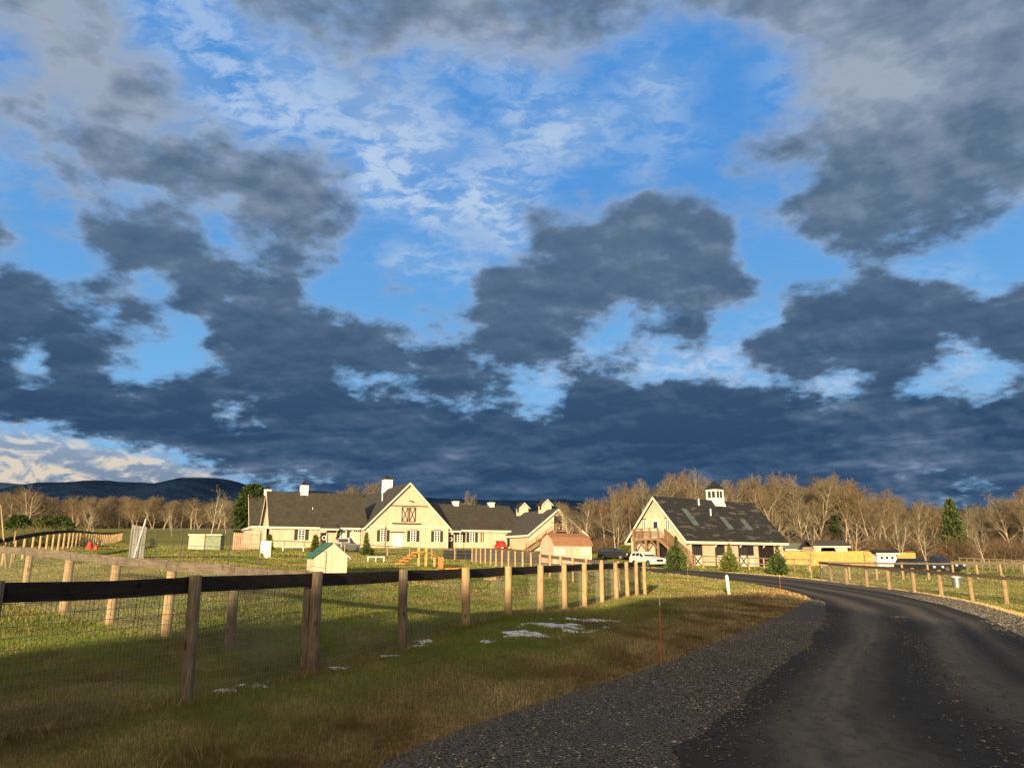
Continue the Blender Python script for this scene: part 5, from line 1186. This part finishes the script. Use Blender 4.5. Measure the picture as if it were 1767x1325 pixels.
for i in range(64):       # ranks behind
    q = 975 + i * 14.2 + rt.uniform(-8, 8); k = min(max(int((q - 985) / (865 / 35)), 0), 35); ty = np.interp(q, [a for a, b in prof], [b for a, b in prof])
    d_ = rt.uniform(130, 165); x_ = xat(q, d_, 900); z_ = H(x_, d_); h = (float(at(q, ty, d_)[2]) - z_) * rt.uniform(.82, .99)
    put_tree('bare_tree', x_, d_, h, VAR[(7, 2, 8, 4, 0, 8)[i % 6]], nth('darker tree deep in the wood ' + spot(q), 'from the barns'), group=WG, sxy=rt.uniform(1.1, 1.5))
for q, ty, d_ in ((1546, 880, 108), (1470, 872, 109), (1590, 900, 104), (1400, 884, 112), (1330, 872, 113), (1690, 905, 100)):
    x_ = xat(q, d_, 900); z_ = H(x_, d_); put_tree('bare_tree', x_, d_, float(at(q, ty, d_)[2]) - z_, SPARSE[int(q) % 2], nth('pale crooked tree fronting the wood ' + spot(q), 'from the barns'), group='pale trees at the wood edge', sxy=1.3)
# left wood band
profL = [(-40, 850), (0, 850), (40, 846), (60, 856), (100, 858), (150, 860), (200, 862), (250, 861), (300, 864), (350, 866), (400, 864), (430, 866), (470, 868)]
LG = 'bare trees of the low wood beyond the lawn'
def spotl(q):
    if q < 90: return 'above the tarred fence'
    if q < 200: return 'above the far yellow fence posts'
    if q < 320: return 'behind the wire run'
    return 'before the tall evergreen'
for i in range(100):
    q = -45 + i * 5.2 + rt.uniform(-3, 3); d_ = rt.uniform(225, 300) if i % 3 else rt.uniform(190, 225)
    ty = np.interp(q, [a for a, b in profL], [b for a, b in profL]) + rt.uniform(-9, 3)
    x_ = xat(q, d_, 900); z_ = H(x_, d_); h = float(at(q, ty, d_)[2]) - z_
    put_tree('bare_tree', x_, d_, max(h, 5), VAR[(0, 2, 5, 8, 1, 4, 7)[i % 7]], nth('brown tree ' + spotl(q), 'towards the barns'), group=LG, sxy=rt.uniform(1.2, 1.9))
for q, ty, d_, lab in ((52, 828, 150, 'tall pale bare tree standing above the low wood and the tarred fence'), (165, 866, 150, 'pale forked bare tree before the low wood near the far posts'), (366, 836, 160, 'tall white bare tree below the hill, beside the utility pole'),
                       (150, 872, 140, 'small pale bare tree beside the pale forked one'), (392, 862, 165, 'pale spreading bare tree near the tall evergreen'), (300, 872, 150, 'low pale bare tree behind the tan shed')):
    x_ = xat(q, d_, 900); z_ = H(x_, d_); put_tree('bare_tree', x_, d_, float(at(q, ty, d_)[2]) - z_, SPARSE[int(q) % 2], lab, sxy=1.15)
x_ = xat(8, 40.5); z_ = H(x_, 40.5)
for q in (8, 14):
    x_ = xat(q, 39.5); g = empty('leaning_pole', (x_, 39.5, H(x_, 39.5)), label='bare leaning pole crossing another at the tarred fence' if q == 8 else 'short pale stake behind the tarred fence', cat='pole')
    MB().tube((.2, 0, -.1), (-.75, .2, 3.3) if q == 8 else (.2, 0, 1.9), .06, .025, 8).build('shaft', M_POST, g, True)
# trees standing up behind the barn roofs
for i, (q, ty, d_, sx_, v) in enumerate(((566, 846, 190, 1.7, 5), (585, 842, 195, 1.7, 0), (604, 838, 190, 1.8, 1), (622, 832, 185, 1.7, 5), (640, 830, 185, 1.8, 0), (655, 832, 190, 1.5, 2), (545, 852, 200, 1.8, 5), (817, 846, 190, .9, 3), (800, 864, 200, 1.5, 2), (835, 864, 200, 1.5, 0), (858, 866, 200, 1.4, 7), (975, 862, 170, 1.2, 2), (505, 856, 200, 1.6, 2), (758, 868, 200, 1.5, 8))):
    x_ = xat(q, d_, 880); z_ = H(x_, d_)
    lab = 'slim pale tree rising above the low barn roof' if q == 817 else nth('tree top showing over the long barn roof' if q < 700 else 'low tree showing between the barn cupolas' if q < 900 else 'bare tree just past the hay barn gable', 'along the roofs')
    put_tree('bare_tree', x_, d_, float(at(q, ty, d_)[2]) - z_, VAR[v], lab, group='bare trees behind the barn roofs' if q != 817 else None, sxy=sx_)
# a planted sapling by the paddock corner
x_, y_ = xat(1397, 64), 64.0
li, tw = grow_tree(33, h=14, spread=.34, dens=.7, nl1=9, trunk_frac=.35); sv = (seg_me('trunk', li, RUST, 5, M_TWIG, 5), seg_me('crown', tw, RUST, 6, M_TWIG, 3))
put_tree('sapling', x_, y_, 3.6, sv, 'thin reddish sapling with brown twigs at the paddock corner')

# undergrowth at the foot of the woods
def brush(name, line_pts, n, hmin, hmax, depth, label_cols, seed):
    rg = np.random.default_rng(seed); L_ = np.array(line_pts, float); k = len(L_) - 1
    s = rg.uniform(0, k, n); i = s.astype(int); f = (s - i)[:, None]; P0 = L_[i] * (1 - f) + L_[np.minimum(i + 1, k)] * f
    P0[:, 0] += rg.normal(0, depth * .2, n); P0[:, 1] += rg.uniform(0, depth, n)
    cl = fbm(P0[:, 0] * .25, P0[:, 1] * .25, seed); hh = (hmin + (hmax - hmin) * np.clip((cl - .3) * 2.2, 0, 1)) * rg.uniform(.5, 1.1, n)
    z = H(P0[:, 0], P0[:, 1]); A = np.stack([P0[:, 0], P0[:, 1], z + rg.uniform(-.1, .55, n) * hh], 1)
    D = np.stack([rg.normal(0, .55, n), rg.normal(0, .45, n), rg.uniform(.4, 1, n)], 1) * (hh * .55)[:, None]
    V, Fq = segs_mesh(A, A + D, rg.uniform(.018, .04, n), .008, 3)
    base = np.array(label_cols)[rg.integers(0, len(label_cols), n)] * rg.uniform(.7, 1.3, (n, 1)) * (.7 + .6 * cl[:, None])
    return tag(npmesh(name, V, Fq, M_TWIG, col=np.repeat(base, 6, 0)), kind='stuff', label='brown leafless undergrowth at the foot of the bare woods', cat='undergrowth')
def wl(q, d_): return (xat(q, d_), d_)
brush('undergrowth', [wl(985, 122), wl(1180, 116), wl(1420, 112), wl(1600, 108), wl(1850, 104)], 60000, 1.6, 4.4, 18, [(.11, .075, .042), (.14, .10, .055), (.09, .07, .042), (.13, .11, .05), (.16, .08, .05)], 3)
brush('undergrowth', [wl(-60, 195), wl(100, 200), wl(200, 235), wl(330, 235), wl(470, 200)], 95000, 2.8, 8.0, 35, [(.13, .09, .05), (.16, .115, .062), (.10, .075, .045), (.14, .12, .056)], 4)
brush('undergrowth', [wl(-90, 60), wl(-20, 75), wl(20, 120), wl(60, 175)], 16000, 1.0, 2.4, 12, [(.09, .09, .03), (.13, .10, .045), (.07, .085, .025)], 5)
brush('undergrowth', [wl(640, 230), wl(1010, 220)], 22000, 4, 9, 12, [(.20, .13, .07), (.16, .11, .06)], 6)

def conifer(name, x_, y_, h, r, label, cols, n, seed, tiers=11, shape='cone', group=None, size=.16, z=None):
    rg = np.random.default_rng(seed); z_ = H(x_, y_) if z is None else z
    g = empty(name, (x_, y_, z_), label=label, cat='evergreen tree' if h > 4 else 'shrub', group=group)
    f = rg.uniform(0, 1, n) ** (1.25 if shape == 'cone' else 1.0); ang = rg.uniform(0, 2 * pi, n)
    if shape == 'cone': env = (1 - f) ** .8 * (.66 + .20 * np.sin(f * tiers * 2 * pi + 1.1 * np.sin(ang * 3 + seed)) + .7 * (fbm(ang * 1.5 + 9, f * tiers, seed) - .4))
    elif shape == 'bush': env = np.sqrt(np.clip(1 - (f * 1.75 - .75) ** 2 * .9, 0, 1)) * (.7 + .45 * fbm(ang * 1.6 + 20, f * 5, seed)) * (1 - .35 * f)
    else: env = np.sqrt(np.clip(1 - (f * 2 - 1) ** 2, 0.02, 1)) ** .8 * (.8 + .35 * fbm(ang * 1.3 + 20, f * 6, seed))
    rad = r * env * rg.uniform(.35, 1, n) ** .55 * rg.choice([1, 1, 1, 1.12], n)
    Cc = np.stack([rad * np.cos(ang), rad * np.sin(ang), f * h * (1 if shape != 'cone' else 1) - rad * .18 + .15], 1)
    out = np.stack([np.cos(ang), np.sin(ang), rg.normal(.15, .45, n)], 1) + rg.normal(0, .5, (n, 3)); out /= np.linalg.norm(out, axis=1, keepdims=True)
    sd = np.cross(out, rg.normal(0, 1, (n, 3))); sd /= np.linalg.norm(sd, axis=1, keepdims=True)
    s = size * rg.uniform(.6, 1.4, (n, 1))
    V = np.stack([Cc - sd * s * .4, Cc + sd * s * .4, Cc + out * s * 1.3], 1).reshape(-1, 3)
    V[:, 2] = np.maximum(V[:, 2], .02)
    col = np.array(cols)[rg.integers(0, len(cols), n)] * rg.uniform(.6, 1.4, (n, 1)) * (.75 + .5 * fbm(ang * 2, f * 9, seed + 1))[:, None]
    npmesh('crown', V, np.arange(3 * n).reshape(-1, 3), M_LEAF, g, col=np.repeat(col, 3, 0))
    MB().tube((0, 0, -.2), (0, 0, h * .85), max(.02 * h, .03), .012 * h, 8).build('trunk', M_DECKD, g, True)
    return g
GR_ = [(.065, .10, .025), (.09, .12, .03), (.045, .07, .018)]; GY = [(.13, .15, .03), (.17, .18, .04), (.09, .11, .024)]
d_ = 124; x_ = xat(434, d_, 900); z_ = H(x_, d_); conifer('evergreen_tree', x_, d_, float(at(434, 838, d_)[2]) - z_, 2.7, 'tall dark evergreen tree beside the end of the barn', [(.022, .045, .012), (.035, .06, .015), (.06, .085, .02)], 9000, 3, shape='egg', size=.42)
d_ = 112; x_ = xat(1643, d_, 900); z_ = H(x_, d_); conifer('pine_tree', x_, d_, float(at(1643, 865, d_)[2]) - z_, 2.6, 'dark green pine standing among the bare trees by the paddock', [(.07, .10, .03), (.05, .075, .022), (.10, .12, .04)], 4200, 5, size=.42, tiers=8)
d_ = 118; x_ = xat(1440, d_, 900); conifer('pine_tree', x_, d_, 6.5, 2.0, 'low dark pine half hidden among bare trunks by the shelter', [(.03, .045, .015), (.04, .055, .02)], 5000, 6, size=.34)
for q, yb, d_, h, r, lab, cl, sd in ((1166, 979, 71, 2.3, 1.35, 'bushy green evergreen shrub in front of the balcony stair', GR_, 7), (1258, 984, 70, 1.9, 1.0, 'yellow green conical shrub in front of the stable wall', GY, 8), (1341, 988, 68, 1.9, 1.1, 'loose green shrub at the far corner of the stable', GR_, 9),
                                   (543, 948, 88, 2.1, .8, 'thin yellowish young fir before the barn porch', GY, 10), (631, 951, 88, 2.7, .55, 'sparse young fir in front of the garage door', GY, 12), (632, 951, 86.5, 1.0, .95, 'round clipped bush under the sparse fir', GR_, 13), (463, 946, 92, 1.9, .6, 'small young fir by the end of the long wing', GY, 14), (1078, 955, 104, 2.0, 1.7, 'yellow green bush behind the black car', GY, 15)):
    x_ = xat(q, d_); conifer('shrub', x_, d_, h * .85, r * .85, lab, cl, (1100 if q in (1166, 1258, 1341) else 1700) if 'sparse' not in lab else 700, sd, shape='bush' if ('bush' in lab or 'loose' in lab or 'conical' in lab) else 'cone', tiers=5, size=.2)
    if q in (1166, 1258, 1341): conifer('young_fir', x_ + .15, d_ + .3, h * 1.25, .5, 'thin leader fir rising out of the ' + lab.split(' in ')[0].split(' at ')[0], cl, 700, sd + 20, size=.14)
for q, d_ in ((22, 110), (75, 120), (95, 118)):
    conifer('evergreen_shrub', xat(q, d_ + 30), d_ + 30, 3.6, 3.4, {22: 'dark green bush at the wood edge, nearest the leaning poles', 75: 'middle dark green bush of three at the wood edge', 95: 'dark green bush at the wood edge, nearest the far field'}[q], GR_, 5000, int(q), shape='bush', size=.3, group='green bushes at the foot of the low wood')

# ------------------------------------------------------------------ unseen wood behind the viewer, its top shaped to shade the verge
rg = np.random.default_rng(5); n = 42000
cc = rg.uniform(-26, 16, n); a_ = rg.uniform(-46, -38, n)
edge_c = [-26, -13, -11.6, -11, -9.4, -8.4, -6.1, -5.4, -3, -1.2, 2.2, 3.8, 5.0, 7.0, 8.3, 16]
edge_a = [-6, 3, 9.5, 14, 17.2, 18.8, 17.0, 18.5, 25.5, 33, 40, 38, 26, 20, 10, 0]
topz = np.interp(cc, edge_c, edge_a); topz = -1.75 + (topz - a_) * tan(SUN_EL) + (fbm(cc * .9, cc * 0 + 3, 8) - .5) * .9
zz = -1.8 + (topz + 1.8) * rg.uniform(0, 1, n) ** .7
sx2, sy2 = SH.x, SH.y
Xw = a_ * sx2 + cc * sy2; Yw = a_ * sy2 - cc * sx2
Cc = np.stack([Xw, Yw, zz], 1); s = rg.uniform(.18, .42, (n, 1))
o1 = rg.normal(0, 1, (n, 3)); o1 /= np.linalg.norm(o1, axis=1, keepdims=True); o2 = np.cross(o1, rg.normal(0, 1, (n, 3))); o2 /= np.linalg.norm(o2, axis=1, keepdims=True)
V = np.stack([Cc - o2 * s, Cc + o2 * s, Cc + o1 * s * 1.4], 1).reshape(-1, 3)
col = np.tile(np.array([(.04, .06, .02)]), (3 * n, 1))
tag(npmesh('unseen_shade_hedge', V, np.arange(3 * n).reshape(-1, 3), M_LEAF, col=col), kind='stuff', label='unseen evergreen belt added behind the viewer to shade the verge', cat='hedge')

# ------------------------------------------------------------------ grass, stones, snow
def wedge(rg, n, d0, d1, umin=-.86, umax=.86, pw=1.0):
    d_ = np.sqrt(rg.uniform(d0 * d0, d1 * d1, n)); u = rg.uniform(umin, umax, n); return u * d_, d_
snow_spots = []
for (q, py, rx_, ry_) in ((1005, 1070, .9, .28), (960, 1080, 1.2, .30), (915, 1094, .9, .28), (985, 1090, .7, .2), (1010, 1083, .5, .14), (740, 1107, .42, .14), (716, 1118, .30, .12), (840, 1108, .22, .10), (575, 1154, .24, .13), (665, 1133, .26, .06), (440, 1184, .42, .08), (385, 1193, .32, .05), (68, 1242, .13, .04), (1135, 1030, .8, .12)):
    x_, y_ = gnd(q, py); snow_spots.append((x_, y_, rx_, ry_ * 2.2))
def snowfield(x, y):
    s = np.zeros(x.shape)
    for a, b, rx_, ry_ in snow_spots: s = np.maximum(s, 1.25 - np.hypot((x - a) / rx_, (y - b) / ry_))
    return s + (fbm(x * 5 + y * 2, y * 4.2 - x, 21) - .5) * 2.4
def blades(seed, n, d0, d1, hm, wd):
    rg = np.random.default_rng(seed); x, y = wedge(rg, n, d0, d1)
    inS = inpoly(x, y, SHOULDL) & ~inpoly(x, y, ROADPOLY); k = (~on_drive(x, y)) | (inS & (polydist(x, y, ePL) < rg.exponential(.16, n)))
    edge = polydist(x, y, ePL); k &= ~((edge < .35) & (rg.uniform(0, 1, n) < .35))
    k &= (snowfield(x, y) < .55 + rg.uniform(-.1, .8, n)); x, y = x[k], y[k]; n = len(x)
    dr = np.clip(dryness(x, y) + rg.normal(0, .16, n), 0, 1)[:, None]; clump = fbm(x * 2.3, y * 2.3, 31)
    h = hm * (.55 + 1.1 * clump) * rg.uniform(.6, 1.35, n); w_ = wd * rg.uniform(.6, 1.4, n)
    a = rg.uniform(0, 2 * pi, n); ln = rg.uniform(.05, .6, n); la = rg.uniform(0, 2 * pi, n)
    z = H(x, y) - .006
    P0 = np.stack([x - np.cos(a) * w_ / 2, y - np.sin(a) * w_ / 2, z], 1); P1 = np.stack([x + np.cos(a) * w_ / 2, y + np.sin(a) * w_ / 2, z], 1)
    T = np.stack([x + np.cos(la) * ln * h, y + np.sin(la) * ln * h, z + h * (1 - .35 * ln)], 1)
    g_ = GREEN * rg.uniform(.7, 1.5, (n, 1)); g_ = g_ * (1 - clump[:, None] * .5) + GREEN2 * (clump[:, None] * .5 + .15)
    rd = redness(x, y)[:, None] * (y < 30)[:, None]
    b_ = np.where(rg.uniform(0, 1, (n, 1)) < .55, STRAW, BROWN) * rg.uniform(.6, 1.3, (n, 1))
    b_ = b_ * (1 - rd * .75) + np.array((.13, .055, .024)) * rd * .75
    col = (g_ * (1 - dr) + b_ * dr) * (.62 + .76 * np.clip(fbm(x * .9, y * .5, 71) * 1.6 - .3, 0, 1))[:, None]
    V = np.stack([P0, P1, T], 1).reshape(-1, 3)
    return V, np.repeat(col, 3, 0)
vs_, cs_ = [], []
for args in ((1, 260000, 4.2, 9, .045, .008), (2, 330000, 9, 17, .05, .012), (3, 260000, 17, 34, .065, .024), (4, 200000, 34, 62, .085, .05), (5, 110000, 62, 112, .11, .11)):
    v_, c_ = blades(*args); vs_.append(v_); cs_.append(c_)
V = np.concatenate(vs_); tag(npmesh('grass', V, np.arange(len(V)).reshape(-1, 3), M_GRASSB, col=np.concatenate(cs_)), kind='stuff', label='short green and winter brown grass', cat='grass')

rg = np.random.default_rng(88); pts = []
for (x_, y_) in near[:14]:
    a = rg.uniform(0, 2 * pi, 130); r_ = .09 + np.abs(rg.normal(0, .10, 130)); pts.append(np.stack([x_ + r_ * np.cos(a), y_ + r_ * np.sin(a)], 1))
for (x_, y_) in Dp: a = rg.uniform(0, 2 * pi, 110); r_ = .09 + np.abs(rg.normal(0, .10, 110)); pts.append(np.stack([x_ + r_ * np.cos(a), y_ + r_ * np.sin(a)], 1))
for a_, b_ in zip(near[:13], near[1:14]): f = rg.uniform(0, 1, (260, 1)); pts.append(np.array(a_) * (1 - f) + np.array(b_) * f + rg.normal(0, .07, (260, 2)))
x, y = wedge(rg, 26000, 4.2, 24); k = ~on_drive(x, y) & (fbm(x * 1.2, y * 1.2, 91) > .5); pts.append(np.stack([x[k], y[k]], 1)[:9000]); P0 = np.concatenate(pts); n = len(P0)
A = np.stack([P0[:, 0], P0[:, 1], H(P0[:, 0], P0[:, 1])], 1); h_ = rg.uniform(.05, .15, (n, 1)); D = np.concatenate([rg.normal(0, .45, (n, 2)) * h_, h_], 1)
V, Fq = segs_mesh(A, A + D, .0032, .001, 3); cc_ = np.where(rg.uniform(0, 1, (n, 1)) < .5, STRAW * .8, GREEN2 * .75) * rg.uniform(.5, 1.2, (n, 1))
tag(npmesh('long_grass', V, Fq, M_TWIG, col=np.repeat(cc_, 6, 0)), kind='stuff', label='longer grass stalks round the post feet and over the verge', cat='grass')

# dead weeds at the gravel edge
rg = np.random.default_rng(77); n = 2600; i = rg.integers(18, 100, n); P0 = ePL[i] + rg.normal(0, .30, (n, 2)); k = P0[:, 1] < 24; P0 = P0[k]; n = len(P0)
z = H(P0[:, 0], P0[:, 1]); A = np.stack([P0[:, 0], P0[:, 1], z], 1); D = np.stack([rg.normal(0, .07, n), rg.normal(0, .07, n), rg.uniform(.02, .10, n)], 1)
V, Fq = segs_mesh(A, A + D, .0035, .0012, 3); tag(npmesh('dead_weeds', V, Fq, M_TWIG, col=np.repeat(np.where(rg.uniform(0, 1, (n, 1)) < .5, STRAW, BROWN) * rg.uniform(.5, 1.1, (n, 1)), 6, 0)), kind='stuff', label='dry brown weed stalks along the gravel edge', cat='weeds')

def stones(name, seed, pts, size, cols, label, lift=.0):
    rg = np.random.default_rng(seed); n = len(pts); x, y = pts[:, 0], pts[:, 1]; z = H(x, y) + lift
    ico = np.array([(0, 0, 1), (.9, 0, .35), (.28, .85, .3), (-.75, .5, .35), (-.7, -.55, .3), (.3, -.85, .35), (.6, .6, -.3), (-.3, .85, -.3), (-.9, 0, -.3), (-.25, -.85, -.3), (.65, -.6, -.3)])
    fc = np.array([(0, 1, 2), (0, 2, 3), (0, 3, 4), (0, 4, 5), (0, 5, 1), (1, 6, 2), (2, 7, 3), (3, 8, 4), (4, 9, 5), (5, 10, 1), (2, 6, 7), (3, 7, 8), (4, 8, 9), (5, 9, 10), (1, 10, 6)])
    s = size * rg.lognormal(0, .35, (n, 1, 1)); jit = rg.uniform(.7, 1.25, (n, 11, 3)); sc3 = rg.uniform(.6, 1.2, (n, 1, 3)) * np.array([1.2, 1, .55])
    a = rg.uniform(0, 2 * pi, n); v = ico[None] * jit * sc3 * s
    vx = v[..., 0] * np.cos(a)[:, None] - v[..., 1] * np.sin(a)[:, None]; vy = v[..., 0] * np.sin(a)[:, None] + v[..., 1] * np.cos(a)[:, None]
    V = np.stack([vx + x[:, None], vy + y[:, None], v[..., 2] + z[:, None]], -1).reshape(-1, 3)
    Fc = (fc[None] + (np.arange(n) * 11)[:, None, None]).reshape(-1, 3)
    col = np.array(cols)[rg.integers(0, len(cols), n)] * rg.uniform(.5, 1.35, (n, 1))
    return tag(npmesh(name, V, Fc, M_STONE, col=np.repeat(col, 11, 0)), kind='stuff', label=label, cat='gravel')
rg = np.random.default_rng(9)
x, y = wedge(rg, 330000, 4.2, 20); k = inpoly(x, y, SHOULDL) & (~inpoly(x, y, ROADPOLY)) & (rg.uniform(0, 1, len(x)) < .25 + 1.5 * np.clip(fbm(x * .8, y * .5, 15) - .3, 0, .6)); stones('gravel', 1, np.stack([x[k], y[k]], 1)[:60000], .0088, [(.20, .175, .12), (.11, .095, .065), (.32, .28, .20), (.05, .042, .03)], 'loose grey gravel on the verge of the drive', .035)
x, y = wedge(rg, 160000, 4.2, 24); k = inpoly(x, y, ROADPOLY)
# stones gather between and outside the wheel tracks
dl = polydist(x, y, eL); dr_ = polydist(x, y, eR); u = dl / (dl + dr_); wgt = np.exp(-((u - .42) / .06) ** 2) * .5 + np.exp(-((u - .02) / .05) ** 2) * .5 + np.exp(-((u - .97) / .06) ** 2) * .25 + .02
k &= rg.uniform(0, 1, len(x)) < 2.2 * wgt * np.clip(fbm(x * 1.4, y * .8, 3) * 2.6 - .75, 0, 1); stones('loose_stones', 2, np.stack([x[k], y[k]], 1)[:17000], .0105, [(.19, .17, .13), (.12, .11, .085), (.06, .055, .045)], 'scattered pale stones between the wheel tracks', .052)
x = rg.uniform(6, 34, 60000); y = rg.uniform(8, 44, 60000); k = inpoly(x, y, SHOULDR) & ~inpoly(x, y, ROADPOLY); stones('gravel', 3, np.stack([x[k], y[k]], 1)[:14000], .028, [(.17, .15, .115), (.10, .088, .068), (.13, .112, .085)], 'pale gravel strip beside the drive', .04)
# straw coloured edging along the pale gravel
sp = eGR[(eGR[:, 1] > 8)]; n = 7000; i = rg.integers(0, len(sp) - 1, n); f = rg.uniform(0, 1, (n, 1)); P0 = sp[i] * (1 - f) + sp[i + 1] * f + rg.normal(0, .10, (n, 2))
z = H(P0[:, 0], P0[:, 1]); A = np.stack([P0[:, 0], P0[:, 1], z], 1); D = np.stack([rg.normal(0, .06, n), rg.normal(0, .06, n), rg.uniform(.03, .12, n)], 1)
V, Fq = segs_mesh(A, A + D, .012, .004, 3); tag(npmesh('dry_edging', V, Fq, M_TWIG, col=np.repeat(STRAW * 1.25 * rg.uniform(.7, 1.3, (n, 1)), 6, 0)), kind='stuff', label='strip of straw coloured grass along the gravel', cat='grass')

# snow
labs = ['largest old snow patch in the shaded grass', 'snow patch near the fence posts on the shaded verge', 'ragged streak of old snow in shaded grass', 'narrow lower streak of old snow beside the largest patch', 'thin end of the snow streaks nearest the fence corner', 'snow patch just beyond the third grey post', 'small snow patch at the foot of the third grey post', 'tiny snow fleck alone between the patches', 'small snow lump by the double corner post', 'thin snow line between two grey posts', 'thin snow strip beside the nearest full post', 'thinner snow strip beside the nearest full post', 'tiny fleck of snow in the open shaded grass', 'dull snow fleck at the shade edge near the stake']
for (a, b_, rx_, ry_), lab in zip(snow_spots, labs):
    st_ = max(min(rx_, ry_) / 14, .012); gx = np.arange(a - rx_ * 1.5, a + rx_ * 1.5, st_); gy = np.arange(b_ - ry_ * 1.5, b_ + ry_ * 1.5, st_ * 1.4)
    X2, Y2 = np.meshgrid(gx, gy); s1 = 1.25 - np.hypot((X2 - a) / rx_, (Y2 - b_) / ry_); fld = s1 + (fbm(X2 * 5 + Y2 * 2, Y2 * 4.2 - X2, 21) - .5) * 2.4
    own = np.ones_like(fld, bool)
    for (a2, b2, r2, q2) in snow_spots:
        if (a2, b2) != (a, b_): own &= s1 >= 1.25 - np.hypot((X2 - a2) / r2, (Y2 - b2) / q2)
    Z2 = H(X2, Y2) + np.clip(fld - .8, -.3, .5) * .05 + .004 + (fbm(X2 * 22, Y2 * 22, 5) - .5) * .02
    nx2 = len(gx); i2 = (np.arange(len(gy) - 1)[:, None] * nx2 + np.arange(nx2 - 1)[None]); ok = ((fld > .72) & own); okf = ok[:-1, :-1] & ok[1:, :-1] & ok[:-1, 1:] & ok[1:, 1:]
    Fq = np.stack([i2, i2 + 1, i2 + nx2 + 1, i2 + nx2], -1)[okf]
    if len(Fq) < 2: continue
    V = np.stack([X2, Y2, Z2], -1).reshape(-1, 3); used = np.unique(Fq); mp = np.zeros(len(V), int); mp[used] = np.arange(len(used)); V = V[used]; Fq = mp[Fq]
    nV = len(V); V2 = V.copy(); V2[:, 2] -= .03
    from collections import Counter
    ed = Counter(); orient = {}
    for q in Fq:
        for u, v in zip(q, np.roll(q, -1)): ed[(min(u, v), max(u, v))] += 1; orient[(min(u, v), max(u, v))] = (u, v)
    wall = np.array([(orient[e][1], orient[e][0], orient[e][0] + nV, orient[e][1] + nV) for e, c_ in ed.items() if c_ == 1])
    tag(npmesh('snow_patch', np.concatenate([V, V2]), np.concatenate([Fq, wall]), M_SNOW, smooth=True), lab, 'snow patch', group='old snow patches on the verge')
